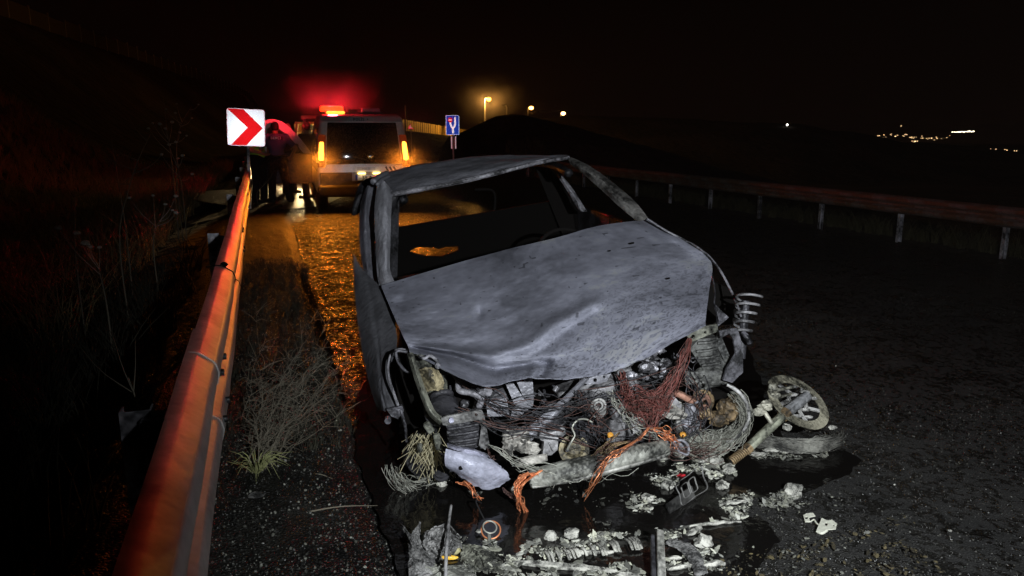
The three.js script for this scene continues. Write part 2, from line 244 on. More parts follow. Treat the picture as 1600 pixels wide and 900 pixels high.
{
  const pos = [], idx = [], NA = 300, rs = [0.02]; for (let r = 0.6; r < 1500; r *= 1.055) rs.push(r);
  for (const r of rs) for (let k = 0; k < NA; k++) { const a = k / NA * 2 * Math.PI, x = Math.sin(a) * r, z = -Math.cos(a) * r; pos.push(x, land(x, z), z); }
  for (let i = 0; i < rs.length - 1; i++) for (let k = 0; k < NA; k++) { const a = i * NA + k, b = i * NA + (k + 1) % NA; idx.push(a, b, a + NA, b, b + NA, a + NA); }
  const g = new THREE.BufferGeometry(); g.setAttribute('position', new THREE.Float32BufferAttribute(pos, 3)); g.setIndex(idx); g.computeVertexNormals();
  struct('terrain', g, M.hillSoil);
}
const edgeLat = (lon) => 0.34 + 0.05 * (fbm(lon * 1.3, 2, 5) - 0.5) + 0.03 * (fbm(lon * 6, 2, 5) - 0.5);
const rows2 = (parts) => { const o = []; for (const [a, b, n] of parts) for (let i = 0; i < n; i++) o.push(mix(a, b, i / n)); o.push(parts.at(-1)[1]); return o; };
struct('road', (() => { // worn, uneven asphalt
  const pos = [], idx = [], lons = rows2([[-8, 1, 20], [1, 5, 60], [5, 17, 440], [17, 30, 60], [30, 62, 30]]), ts = rows2([[0, 0.42, 150], [0.42, 1, 30]]), nl = ts.length - 1;
  lons.forEach((lon) => ts.forEach((t) => { const lat = mix(edgeLat(lon), 10.15, t), p = onRoad(lat, lon), k = ss(6.5, 3.5, lat) * ss(20, 16, lon) * ss(5, 7, lon); pos.push(p.x, p.y + 0.014 * (fbm(p.x * 0.8, p.z * 0.8, 3) - 0.5) + k * (0.013 * (fbm(p.x * 20, p.z * 20, 6, 2) - 0.5)), p.z); }));
  for (let i = 0; i < lons.length - 1; i++) for (let j = 0; j < nl; j++) { const a = i * (nl + 1) + j, b = a + nl + 1; idx.push(a, a + 1, b, a + 1, b + 1, b); }
  const g = new THREE.BufferGeometry(); g.setAttribute('position', new THREE.Float32BufferAttribute(pos, 3)); g.setIndex(idx); g.computeVertexNormals(); return g;
})(), M.asphalt);
const shoulderY = (p, lat) => -0.022 * ss(0.2, 0.4, lat) + 0.05 * (fbm(p.x * 3, p.z * 3, 3) - 0.5) * ss(0.42, 0.2, lat) + 0.018 * (fbm(p.x * 13, p.z * 13, 9) - 0.5) * ss(0.4, 0.25, lat) + 0.02 * ss(0.36, 0.15, lat) - 0.15 * ss(0.6, 1.3, -lat);
struct('gravel_shoulder', (() => {
  const pos = [], idx = [], nl = 40, nn = 260;
  for (let i = 0; i <= nn; i++) { const lon = mix(-6, 40, Math.pow(i / nn, 1.6)); for (let j = 0; j <= nl; j++) { const lat = mix(-1.3, 0.40, j / nl), p = onRoad(lat, lon); pos.push(p.x, shoulderY(p, lat), p.z); } }
  for (let i = 0; i < nn; i++) for (let j = 0; j < nl; j++) { const a = i * (nl + 1) + j, b = a + nl + 1; idx.push(a, a + 1, b, a + 1, b + 1, b); }
  const g = new THREE.BufferGeometry(); g.setAttribute('position', new THREE.Float32BufferAttribute(pos, 3)); g.setIndex(idx); g.computeVertexNormals(); return g;
})(), M.gravel);
{ // the dark ridge to the right, in front of the plain with the town
  const px = [[700, 214], [740, 205], [790, 194], [842, 186], [895, 181], [1000, 185], [1230, 194], [1300, 205], [1420, 222], [1600, 236], [1900, 250], [2600, 262]], pos = [], idx = [], n = 180, ds = [62, 75, 90, 104, 112, 122, 150, 190];
  const ridge = (x) => { for (let i = 1; i < px.length; i++) if (x <= px[i][0]) return mix(px[i - 1][1], px[i][1], sm((x - px[i - 1][0]) / (px[i][0] - px[i - 1][0]))); return 262; };
  for (let i = 0; i <= n; i++) { const X = mix(690, 2600, i / n), u = (X - 800) / FPX; ds.forEach((d, k) => { const top = EYE + (HORIZON - ridge(X) + 3 * (fbm(X * 0.05, 1, 2) - 0.5)) * 112 / FPX, f = [0, 0.25, 0.6, 0.92, 1, 0.85, 0.2, -0.3][k]; pos.push(u * d, mix(-7, top, f), -d); }); }
  const m = ds.length; for (let i = 0; i < n; i++) for (let k = 0; k < m - 1; k++) { const a = i * m + k, b = a + m; idx.push(a, b, a + 1, b, b + 1, a + 1); }
  const g = new THREE.BufferGeometry(); g.setAttribute('position', new THREE.Float32BufferAttribute(pos, 3)); g.setIndex(idx); g.computeVertexNormals(); struct('hills', g, M.hillSoil);
}

// ---------------------------------------------------------------- guard rails
const WB = [[0, .155], [.03, .15], [.075, .118], [.084, .085], [.075, .052], [.016, .018], [.016, -.018], [.075, -.052], [.084, -.085], [.075, -.118], [.03, -.15], [0, -.155]];
const wbOf = (kx, ky) => { const o = []; WB.forEach(([x, y], i) => { if (i) for (const t of [0.12, 0.88]) o.push([mix(WB[i - 1][0], x, t) * kx, mix(WB[i - 1][1], y, t) * ky]); else o.push([x * kx, y * ky]); }); o.push([0, -0.155 * ky]); return o; };   // folded steel: flats between tight bends
const wb = wbOf(1.1, 1.2), wbFar = wbOf(1, 1);
function beam(latOf, yOf, side, l0, l1, lift, seed, wb) {
  const n = Math.max(6, Math.round((l1 - l0) * 5)), pos = [], idx = [], K = wb.length;
  for (let s = 0; s < 2; s++) for (let i = 0; i <= n; i++) { const lon = mix(l0, l1, i / n), dent = 0.012 * (fbm(lon * 1.1, seed, 3) - 0.5); for (const [a, b] of wb) { const p = onRoad(latOf(lon) + side * (a * (1 + 0.1 * (fbm(lon * 2, b * 9, seed) - 0.5)) + lift - s * 0.004 + dent), lon); pos.push(p.x, yOf(lon) + b + dent * 0.6, p.z); } }
  const q = (n + 1) * K; for (let i = 0; i < n; i++) for (let k = 0; k < K - 1; k++) { const a = i * K + k, b = a + K; idx.push(a, a + 1, b, a + 1, b + 1, b); idx.push(a + q, b + q, a + 1 + q, a + 1 + q, b + q, b + 1 + q); }
  for (let k = 0; k < K - 1; k++) for (const e of [0, n * K]) idx.push(e + k, e + k + q, e + k + 1, e + k + 1, e + k + q, e + k + 1 + q);
  for (let i = 0; i < n; i++) for (const k of [0, K - 1]) { const a = i * K + k, b = a + K; idx.push(a, b, a + q, b, b + q, a + q); }
  const g = new THREE.BufferGeometry(); g.setAttribute('position', new THREE.Float32BufferAttribute(pos, 3)); g.setIndex(idx); return creased(g, 50);
}
const channel = (p, h, turn, w = 0.085, d = 0.05) => [xf(box(w, h, 0.006, 0.002), [0, h / 2, 0]), xf(box(0.006, h, d, 0.002), [w / 2 - 0.003, h / 2, d / 2 + 0.003]), xf(box(0.006, h, d, 0.002), [-w / 2 + 0.003, h / 2, d / 2 + 0.003])].map((g) => xf(g, p.toArray(), [0, turn, 0]));
const hexBolt = (p, r = 0.016) => { const [a, b] = [onRoadDir(p, 0), onRoadDir(p, 0.02)]; return rod(a, b, r, r, 6); };
const onRoadDir = (p, k) => p.clone().addScaledVector(RN, k);
function guardRail(label, latOf, yOf, side, joints, posts, postH, mat, prof) {
  const b = onRoad(latOf(joints[0]), joints[0]); const t = thing('guard_rail', label, 'guard rail', V(b.x, b.y, b.z));
  for (let i = 0; i + 1 < joints.length; i++) {
    const m = part('rail_beam', beam(latOf, yOf, side, joints[i], joints[i + 1] + 0.32, (i % 2) * 0.007, i, prof), mat, t);
    for (const dl of [0.06, 0.26]) for (const dy of [0.085, -0.085]) part('bolt', hexBolt(onRoad(latOf(joints[i + 1] + dl) + side * 0.086, joints[i + 1] + dl).setY(yOf(joints[i + 1]) + dy), 0.014), M.steelDark, m);
  }
  for (const l of posts) { const p = onRoad(latOf(l) - side * 0.115, l), g = yOf(l) - postH; part('post', channel(V(p.x, g, p.z), postH + 0.12, RA + (side > 0 ? Math.PI : 0)), M.galvPost, t); const s = onRoad(latOf(l) - side * 0.06, l); part('spacer', xf(box(0.08, 0.2, 0.08, 0.004), [s.x, yOf(l), s.z], [0, RA, 0]), M.galvPost, t); }
  return t;
}
const leftLat = (lon) => -0.27 - 0.0085 * lon - 0.00004 * lon * lon, leftY = (lon) => 0.60;
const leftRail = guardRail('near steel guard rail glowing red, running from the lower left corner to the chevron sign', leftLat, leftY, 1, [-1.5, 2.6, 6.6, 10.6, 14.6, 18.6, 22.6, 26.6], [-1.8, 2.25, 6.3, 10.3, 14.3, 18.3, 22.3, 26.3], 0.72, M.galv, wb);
for (const [lon, k] of [[4.35, 1], [5.15, 0]]) { // wire ties round the rail
  const pts = []; for (let i = 0; i < wb.length; i += 1) { const [a, b] = wb[i]; if (k ? b > 0.0 : b < 0.06) { const p = onRoad(leftLat(lon) + a + 0.006, lon + 0.10 * (k ? 1 - b / 0.155 : -b)); p.y = leftY(lon) + b; pts.push(p); } }
  const p0 = pts[0].clone().addScaledVector(RN, -0.05).setY(pts[0].y - 0.005); pts.unshift(p0);
  const wireTie = part('wire_tie', pipe(pts, 0.004, 6), M.tie, leftRail);
  part('knot', lump(pts[3].clone().addScaledVector(RN, 0.012).addScaledVector(RD, 0.05), 0.02, lon, 2), M.tie, wireTie);
}
{ const p = onRoad(leftLat(7.4) + 0.05, 7.4); part('reflector', xf(box(0.012, 0.16, 0.09, 0.004), [p.x, 0.63, p.z], [0, RA, 0]), S({ color: lin(0.7, 0.75, 0.85), roughness: 0.3, metalness: 0.6 }), leftRail); }
const rightLat = (lon) => 10.42 + 0.001 * lon, rightY = (lon) => 0.27;
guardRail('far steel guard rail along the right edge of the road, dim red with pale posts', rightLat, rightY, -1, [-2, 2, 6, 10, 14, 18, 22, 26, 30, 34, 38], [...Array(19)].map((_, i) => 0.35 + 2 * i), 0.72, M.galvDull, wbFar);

// ---------------------------------------------------------------- signs
const CHEVRON = canvasTex(512, 512, (c, w) => { c.fillStyle = '#fbfbff'; c.fillRect(0, 0, w, w); c.fillStyle = '#d80f16'; c.beginPath(); for (const [x, y] of [[8, 8], [226, 8], [482, 256], [256, 504], [50, 504], [276, 256]]) c.lineTo(x, y); c.fill(); c.strokeStyle = '#c9151c'; c.lineWidth = 3; c.strokeRect(5, 5, w - 10, w - 10); });
function signFace(w, h, r, tex, rough_ = 0.24, metal = 0.92) { // reflective sheeting on an aluminium plate
  const s = new THREE.Shape(); const a = w / 2, b = h / 2; s.moveTo(-a + r, -b); s.lineTo(a - r, -b); s.absarc(a - r, -b + r, r, -Math.PI / 2, 0); s.lineTo(a, b - r); s.absarc(a - r, b - r, r, 0, Math.PI / 2); s.lineTo(-a + r, b); s.absarc(-a + r, b - r, r, Math.PI / 2, Math.PI); s.lineTo(-a, -b + r); s.absarc(-a + r, -b + r, r, Math.PI, 1.5 * Math.PI);
  const e = new THREE.ExtrudeGeometry(s, { depth: 0.003, bevelEnabled: false, curveSegments: 6 }), p = e.attributes.position, uv = e.attributes.uv;
  for (let i = 0; i < p.count; i++) uv.setXY(i, p.getX(i) / w + 0.5, p.getY(i) / h + 0.5);
  e.userData.keepUV = true; return [e, S({ map: tex, roughness: rough_, metalness: metal })];
}
const face = (o, p) => { const d = V(0.36, 1.58, 0.1).sub(p); o.rotation.set(0, Math.atan2(d.x, d.z), 0, 'YXZ'); return o; };
{
  const p = at(377.5, 199, 14.4), t = thing('chevron_sign', 'white square sign with a red chevron, on a post beside the guard rail', 'road sign', V(p.x, -0.2, p.z)); face(t, p);
  t.rotation.z = -2.6 * DEG;
  const [g, m] = signFace(0.69, 0.70, 0.05, CHEVRON); obj('sign_face', xf(g, [0, p.y + 0.2, 0.012]), m, t);
  obj('back_plate', xf(signFace(0.70, 0.71, 0.055, null)[0], [0, p.y + 0.2, 0.006]), M.galvPost, t);
  obj('post', [bx(0.06, p.y + 0.45, 0.035, [0.03, (p.y + 0.45) / 2, -0.02])], M.galvPost, t);
  for (const y of [-0.2, 0.2]) obj('clamp', bx(0.10, 0.03, 0.05, [0.03, p.y + 0.2 + y, -0.015]), M.steelDark, t);
}
{
  const p = at(707, 195.5, 34), tex = canvasTex(256, 372, (c, w, h) => { c.fillStyle = '#cfe0ff'; c.fillRect(0, 0, w, h); c.fillStyle = '#1c3fae'; c.fillRect(9, 9, w - 18, h - 18); c.strokeStyle = '#fff'; c.lineCap = 'round'; c.lineWidth = 34; c.beginPath(); c.moveTo(136, 330); c.lineTo(136, 250); c.quadraticCurveTo(176, 210, 180, 170); c.lineTo(180, 50); c.stroke(); c.beginPath(); c.moveTo(136, 250); c.quadraticCurveTo(92, 210, 86, 140); c.stroke(); c.fillStyle = '#d01824'; c.beginPath(); c.arc(86, 88, 47, 0, 7); c.fill(); c.fillStyle = '#fff'; c.fillRect(58, 78, 56, 20); });
  const t = thing('road_sign', 'blue rectangular sign with a white forked arrow and a red dead-end disc', 'road sign', V(p.x, land(p.x, p.z), p.z)); face(t, p);
  const y = p.y - t.position.y; const [g, m] = signFace(0.6, 0.87, 0.04, tex, 0.24); obj('sign_face', xf(g, [0, y, 0.03]), m, t);
  obj('post', bx(0.07, y + 0.3, 0.05, [0.02, (y + 0.3) / 2, 0]), M.poleGrey, t);
  for (const x of [-0.05, 0.13]) obj('reflector', bx(0.07, 0.55, 0.02, [x, y - 0.78, 0.045]), S({ color: lin(0.75, 0.7, 0.72), roughness: 0.28, metalness: 0.8 }), t);
}
{
  const p = at(642, 198.5, 44), s = new THREE.Shape(); for (const a of [90, 210, 330]) s.lineTo(0.24 * Math.cos(a * DEG), 0.24 * Math.sin(a * DEG));
  const s2 = new THREE.Shape(); for (const a of [90, 210, 330]) s2.lineTo(0.13 * Math.cos(a * DEG), 0.13 * Math.sin(a * DEG) - 0.005);
  const t = thing('warning_sign', 'small red-edged warning triangle before the yellow fence', 'road sign', V(p.x, land(p.x, p.z), p.z)); face(t, p); const y = p.y - t.position.y;
  obj('sign_face', xf(new THREE.ExtrudeGeometry(s, { depth: 0.004, bevelEnabled: false }), [0, y, 0.03]), S({ color: lin(0.8, 0.06, 0.08), roughness: 0.25, metalness: 0.85 }), t);
  obj('symbol_panel', xf(new THREE.ExtrudeGeometry(s2, { depth: 0.003, bevelEnabled: false }), [0, y, 0.035]), S({ color: lin(0.85, 0.6, 0.65), roughness: 0.26, metalness: 0.85 }), t);
  obj('post', bx(0.05, y, 0.04, [0, y / 2, 0]), M.poleGrey, t);
}

// ---------------------------------------------------------------- the lit fence, street lamps, ridge fence, town
{
  const t = thing('panel_fence', 'long yellow-lit sheet metal fence running behind the van', 'fence', V(FA[0], 1.5, FA[1]));
  const N = 46, dx = (FB[0] - FA[0]) / N, dz = (FB[1] - FA[1]) / N, L = Math.hypot(dx, dz), turn = Math.atan2(-dz, dx);
  const pg = box(L * 0.93, 1.32, 0.03, 0.006), qg = box(0.07, 1.5, 0.07, 0.006);
  for (let i = 0; i < N; i++) {
    const x = FA[0] + dx * (i + 0.5), z = FA[1] + dz * (i + 0.5), y = mix(2.83, 1.75, (i + 0.5) / N) - 0.66 + 0.02 * Math.sin(i * 2.3);
    part('panel', xf(pg.clone(), [x, y, z], [0, turn + 0.05 * Math.sin(i * 1.7), 0]), M.yellowFence, t);
    part('post', xf(qg.clone(), [FA[0] + dx * i, y - 0.02, FA[1] + dz * i], [0, turn, 0]), M.darkWood, t);
  }
}
const SODIUM = [1, 0.46, 0.09];
function streetLamp(label, px, py, d, arm, cd, k, footY) {
  const p = at(px, py, d), a = arm * 1.0, base = V(p.x + a, footY ?? land(p.x + a, p.z), p.z), t = thing('street_lamp', label, 'street lamp', base, 0, 'street lamps beyond the mound'), h = p.y - base.y;
  const s = d / 78;
  obj('pole', rod(V(0, 0, 0), V(0, h - 0.1, 0), 0.10 * s, 0.07 * s, 10), M.poleGrey, t);
  obj('arm', pipe([V(0, h - 0.12, 0), V(-a * 0.3, h + 0.12, 0), V(-a * 0.9, h + 0.18, 0)], 0.05 * s, 6), M.poleGrey, t);
  obj('lamp_head', xf(box(0.42 * s, 0.13 * s, 0.3 * s, 0.05 * s, 2), [-a, h + 0.17 * s, 0]), M.steelDark, t);
  if (cd) { obj('lamp_glass', xf(new THREE.SphereGeometry(0.24 * s, 16, 10), [-a, h, 0], [0, 0, 0], [1, 0.85, 1]), glow(...k), t); bulb(lin(...SODIUM), cd, V(-a, h, 0), t, 0.1); }
}
streetLamp('tallest lit orange street lamp, left of the dark mound', 763.5, 155, 78, -0.45, 200, [1, 0.36, 0.04, 16]);
streetLamp('lit orange street lamp right of the mound, second from the left', 830, 168.5, 112, -0.5, 50, [1, 0.42, 0.08, 14], -4);
streetLamp('farthest and smallest lit street lamp, at the right end of the pale wire', 880, 177, 165, -0.6, 40, [1, 0.55, 0.2, 9], -8);
streetLamp('unlit pale street lamp standing on top of the dark mound', 787, 166.5, 100, 0.4, 0, null, -1);
{ const a = at(843, 174.5, 150), b = at(877, 172.5, 160), m = at(860, 174.3, 155); worldThing('utility_wire', 'pale overhead wire between the two far street lamps', 'wire', pipe([a, m, b], 0.09, 6), S({ color: lin(0.6, 0.55, 0.5), roughness: 0.4, metalness: 0.3 })); }
{ const p = at(633, 165, 60), q = at(633, 192, 60); worldThing('fence_pole', 'thin grey pole standing up at the yellow fence behind the van', 'pole', rod(V(p.x, land(p.x, p.z), p.z), p, 0.045, 0.03, 8), M.poleGrey); }
{
  const e = V(-Math.sin(HR), 0, -Math.cos(HR)), n = V(Math.cos(HR), 0, -Math.sin(HR)), r = rng(41);
  const t = thing('ridge_fence', 'faint pale fence along the top of the dark hillside on the left', 'fence', V(0, 0, 0));
  for (let i = 0; i < 44; i++) { const k = 46 + i * 4, q = -26.2, c = n.clone().multiplyScalar(q).addScaledVector(e, k), y = land(c.x, c.z); part('panel', xf(box(3.85, 1.25 + 0.25 * r(), 0.06, 0.01), [c.x, y + 0.7, c.z], [0, Math.PI / 2 + HR, 0]), M.ridgeBoard, t); part('post', xf(box(0.12, 1.7, 0.12, 0.01), [c.x + e.x * 2, y + 0.75, c.z + e.z * 2], [0, HR, 0]), M.poleGrey, t); }
}
{
  const r = rng(77), lights = [], bright = [];
  const dot = (px, py, s, arr) => { const d = 460, p = at(px, py, d); arr.push(xf(box(s * 0.95 * d / FPX, s * 0.7 * d / FPX, 0.5, 0.05), p.toArray())); };
  for (let i = 0; i < 46; i++) { const u = r(), px = 1365 + u * 122; dot(px, 215 - 2.5 * Math.sin(u * 6) - u * 1.5 + (r() - 0.5) * 6, 0.5 + 1.1 * r() * r(), lights); }
  for (let i = 0; i < 8; i++) dot(1424 + r() * 10, 220 + r() * 2, 0.9, lights);
  for (let i = 0; i < 10; i++) dot(1466 + r() * 20, 226.5 + r() * 2, 0.5 + r() * 0.7, lights);
  for (let i = 0; i < 22; i++) dot(1510 + r() * 80, 232 + r() * 4, 0.5 + r() * 0.7, lights);
  for (let i = 0; i < 12; i++) dot(1488 + i * 3, 206.3 - 0.08 * i + (r() - 0.5) * 0.8, 1 + r() * 1.4, bright);
  dot(1408, 196.8, 1.1, lights);
  const a = obj('town_lights', lights, glow(1, 0.62, 0.3, 3.4)); tag(a, 'scattered orange lights of a far town on the plain at the right', 'town lights', null, 'stuff');
  const b = obj('facility_lights', bright, glow(1, 0.9, 0.62, 6)); tag(b, 'row of bright white lights above the far town', 'town lights', null, 'stuff');
  const p = at(1230, 195, 104); worldThing('hill_lamp', 'single small white light on top of the dark ridge', 'lamp', new THREE.SphereGeometry(0.14, 10, 8).translate(p.x, p.y, p.z), glow(1, 0.95, 0.85, 6));
}

// ---------------------------------------------------------------- plants
function blade(seed) { const r = rng(seed), gs = []; for (let i = 0; i < 9; i++) { const a = r() * 6.28, h = 0.5 + 0.5 * r(), l = 0.15 + 0.4 * r(), o = V((r() - 0.5) * 0.2, 0, (r() - 0.5) * 0.2); gs.push(pipe([o, o.clone().add(V(Math.cos(a) * l * 0.35, h * 0.6, Math.sin(a) * l * 0.35)), o.clone().add(V(Math.cos(a) * l, h, Math.sin(a) * l))], (t) => 0.012 * (1 - t * 0.9), 3, 4)); } return joined(gs); }
const blades = [blade(1), blade(2)];
function grassField(name, label, mat, n, seed, pick, h0, h1, gi = 0) {
  const r = rng(seed), items = []; for (let i = 0; i < n; i++) { const [lat, lon] = pick(r), p = onRoad(lat, lon), h = mix(h0, h1, r()), w = h * (0.8 + 0.5 * r()); p.y = (lat > -1.2 && lat < 0.4 ? shoulderY(p, lat) : land(p.x, p.z)) - 0.02; const k = 0.6 + 0.8 * r(); items.push({ p, r: [0, r() * 6.28, 0], s: V(w, h, w), c: [k, k, k] }); }
  return tag(many(name, blades[gi], mat, items), label, 'grass', null, 'stuff');
}
grassField('dry_grass', 'dry yellow grass on the bank beyond the left guard rail', M.dryGrass, 5200, 5, (r) => [-1.6 - 13 * Math.pow(r(), 1.2), 6 + 34 * r()], 0.3, 0.95);
grassField('roadside_grass', 'dry weeds growing under the far right guard rail', M.grassDim, 2600, 6, (r) => [10.8 + 2.2 * r(), -2 + 38 * r()], 0.15, 0.5, 1);
grassField('dark_weeds', 'dark weeds in the ditch left of the near guard rail', M.weed, 2600, 7, (r) => [-0.75 - 4.5 * Math.pow(r(), 0.8), 0.2 + 9 * r()], 0.15, 0.6, 1);
grassField('verge_grass', 'dark low grass between the near guard rail and the asphalt', M.weed, 520, 17, (r) => [-0.3 + 0.66 * r(), 3.4 + 5.5 * r()], 0.04, 0.2, 1);
{ // the dry shrub between rail and road
  const base = G(402, 745, 0), r = rng(12), t = thing('dry_shrub', 'grey leafless shrub leaning over the gravel between the near guard rail and the road', 'shrub', base.clone()), twigs = [], stems = [];
  for (let i = 0; i < 46; i++) {
    const tip = G(mix(366, 530, Math.pow(r(), 0.8)), mix(735, 600, r()), 0), h = 0.10 + 0.42 * r() * r() + 0.1 * r(), pts = [base.clone().add(V((r() - 0.5) * 0.10, 0, (r() - 0.5) * 0.10))], N = 6, top = base.clone().lerp(tip, 0.8 + 0.5 * r()).setY(h); top.z -= r() * 0.5;
    for (let k = 1; k <= N; k++) { const q = base.clone().lerp(top, k / N); q.y = h * Math.pow(k / N, 0.7) * (1 + 0.2 * (r() - 0.5)); q.x += (r() - 0.5) * 0.07; q.z += (r() - 0.5) * 0.09; pts.push(q); }
    stems.push(pipe(pts, (u) => 0.0022 * (1.15 - u), 4, 14));
    for (let k = 0; k < 16; k++) { const j = 1 + Math.floor(r() * (N - 1)), a = pts[j].clone().lerp(pts[j + 1] || pts[j], r()), b = a.clone().add(V((r() - 0.42) * 0.22, (r() - 0.35) * 0.14, (r() - 0.6) * 0.22)), c = a.clone().lerp(b, 0.5).add(V((r() - 0.5) * 0.04, 0.02 * r(), (r() - 0.5) * 0.04)), e = b.clone().add(V((r() - 0.5) * 0.05, (r() - 0.3) * 0.05, (r() - 0.5) * 0.05)); twigs.push(pipe([a, c, b, e], (u) => 0.0012 * (1.2 - u), 3, 5)); }
  }
  stuff(part('stems', stems, M.stem, t)); stuff(part('twigs', twigs, M.stem, t));
  const tuft = []; for (let i = 0; i < 46; i++) { const a = r() * 6.28, l = 0.06 + 0.12 * r(); tuft.push(pipe([base.clone(), base.clone().add(V(Math.cos(a) * l * 0.5, 0.05 + 0.06 * r(), Math.sin(a) * l * 0.5)), base.clone().add(V(Math.cos(a) * l, 0.03 + 0.08 * r(), Math.sin(a) * l))], (u) => 0.004 * (1.1 - u), 3, 5)); }
  stuff(part('green_shoots', tuft, S({ color: lin(0.30, 0.31, 0.13), roughness: 0.8 }), t));
}
function weedStem(label, pts, head, seed) { // one tall dry stalk
  const r = rng(seed), t = thing('dry_stalk', label, 'dry plant', V(pts[0].x, land(pts[0].x, pts[0].z), pts[0].z), 0); pts = [V(pts[0].x, t.position.y, pts[0].z), ...pts];
  part('stem', pipe(pts, (u) => 0.005 * (1.3 - u), 5), M.stem, t); const side = [];
  for (let k = 0; k < 6; k++) { const c = new THREE.CatmullRomCurve3(pts), a = c.getPoint(0.4 + 0.55 * r()), b = a.clone().add(V((r() - 0.5) * 0.5, 0.05 + 0.25 * r(), (r() - 0.5) * 0.2)); side.push(pipe([a, a.clone().lerp(b, 0.6).add(V(0, -0.03, 0)), b], (u) => 0.003 * (1.2 - u), 3, 5)); if (head) side.push(lump(b, 0.014 + 0.012 * r(), k + seed, 1)); }
  stuff(part('side_twigs', side, head ? S({ color: lin(0.4, 0.38, 0.33), roughness: 0.9 }) : M.stem, t));
}
weedStem('tall pale dry stalk curving up right, left of the chevron sign', [at(187, 362, 5.6), at(200, 300, 5.6), at(216, 250, 5.7), at(235, 210, 5.8)], false, 1);
weedStem('thin dry stalk leaning left, crossing behind the tall pale one', [at(196, 355, 6.4), at(185, 285, 6.4), at(178, 240, 6.5)], false, 2);
weedStem('short pale stalk leaning left beside the near rail post', [at(221, 665, 2.6), at(214, 630, 2.6), at(201, 590, 2.6)], false, 3);
weedStem('branched dry stalk low on the dark left bank', [at(167, 478, 4.6), at(157, 430, 4.6), at(152, 410, 4.6)], true, 4);
weedStem('dry stalk with a pale seed head standing left of the rail', [at(240, 372, 6.5), at(248, 348, 6.5), at(250, 345, 6.5)], true, 5);
weedStem('slim upright dry stalk near the left edge of the picture', [at(118, 395, 5.5), at(117, 340, 5.5), at(116, 300, 5.5)], false, 6);
weedStem('pale-flowered tall weed on the bank above left of the chevron sign', [at(268, 250, 9), at(262, 210, 9), at(255, 150, 9)], true, 7);
weedStem('pale-flowered spreading weed nearer to the chevron sign', [at(275, 250, 10), at(283, 195, 10), at(300, 165, 10)], true, 8);
weedStem('small seed-headed weed in the dark, below the spreading weed', [at(285, 300, 9), at(280, 270, 9), at(276, 250, 9)], true, 9);
weedStem('green grass spray at the far end of the near guard rail beside the police officer', [at(402, 300, 15), at(412, 290, 15), at(428, 268, 15)], false, 10);

// ---------------------------------------------------------------- stones
{
  const stone = (seed) => lump(V(0, 0, 0), 1, seed, 1, 0.45, [1, 0.75, 0.9]), r = rng(31), a = [], b = [];
  for (let i = 0; i < 34000; i++) { const lat = -0.9 + 1.28 * r(), lon = 1.3 + 8 * Math.pow(r(), 1.7), p = onRoad(lat, lon), s = 0.0018 + 0.0055 * Math.pow(r(), 5), k = 0.08 + 1.5 * Math.pow(r(), 4); p.y = shoulderY(p, lat) + s * 0.25; a.push({ p, r: [r() * 6, r() * 6, r() * 6], s: V(s, s, s), c: [k, k, k * 0.93] }); }
  tag(many('gravel', stone(3), S({ color: lin(0.14, 0.14, 0.125), roughness: 0.4 }), a), 'dark wet gravel on the shoulder', 'gravel', null, 'stuff');
  for (let i = 0; i < 90000; i++) { const far = i % 4 === 0, lat = far ? 0.4 + 3.2 * r() : 0.36 + 6.5 * Math.pow(r(), 1.2), lon = far ? 5.5 + 11 * r() : 1.0 + 11 * Math.pow(r(), 1.5), p = onRoad(lat, lon), s = far ? 0.004 + 0.009 * r() * r() : 0.002 + 0.0045 * r() * r(), k = 0.18 + 1.0 * Math.pow(r(), 3); p.y += s * 0.1 - 0.001; b.push({ p, r: [r() * 6, r() * 6, r() * 6], s: V(s, s * 0.8, s), c: [k, k, k * 0.94] }); }
  tag(many('road_chippings', stone(8), S({ color: lin(0.085, 0.082, 0.075), roughness: 0.35 }), b), 'loose stone chippings in the asphalt surface', 'chippings', null, 'stuff');
  for (const [px, py, s, l] of [[402, 782, 0.035, 'flat dark stone below the foot of the dry shrub'], [458, 790, 0.018, 'pale pebble on the gravel right of the flat stone'], [402, 862, 0.012, 'small bright pebble near the lower edge of the gravel']]) { const p = G(px, py, 0); tag(worldThing('stone', l, 'stone', lump(V(p.x, s * 0.4, p.z), s, s * 999, 2, 0.3, [1.2, 0.6, 1]), S({ color: lin(0.2, 0.2, 0.19), roughness: 0.7, map: rep(T.blot, 5) })), l, 'stone'); }
  for (const [a0, b0, l] of [[[470, 802], [590, 790], 'pale dry stalk lying across the gravel below the shrub'], [[480, 742], [520, 748], 'short dry stalk lying on the gravel right of the shrub']]) { const p = G(...a0, 0.015), q = G(...b0, 0.02); tag(worldThing('fallen_stalk', l, 'dry plant', pipe([p, p.clone().lerp(q, 0.5).add(V(0, 0.012, 0)), q], (u) => 0.004 * (1.2 - u), 5), M.stem), l, 'dry plant'); }
}

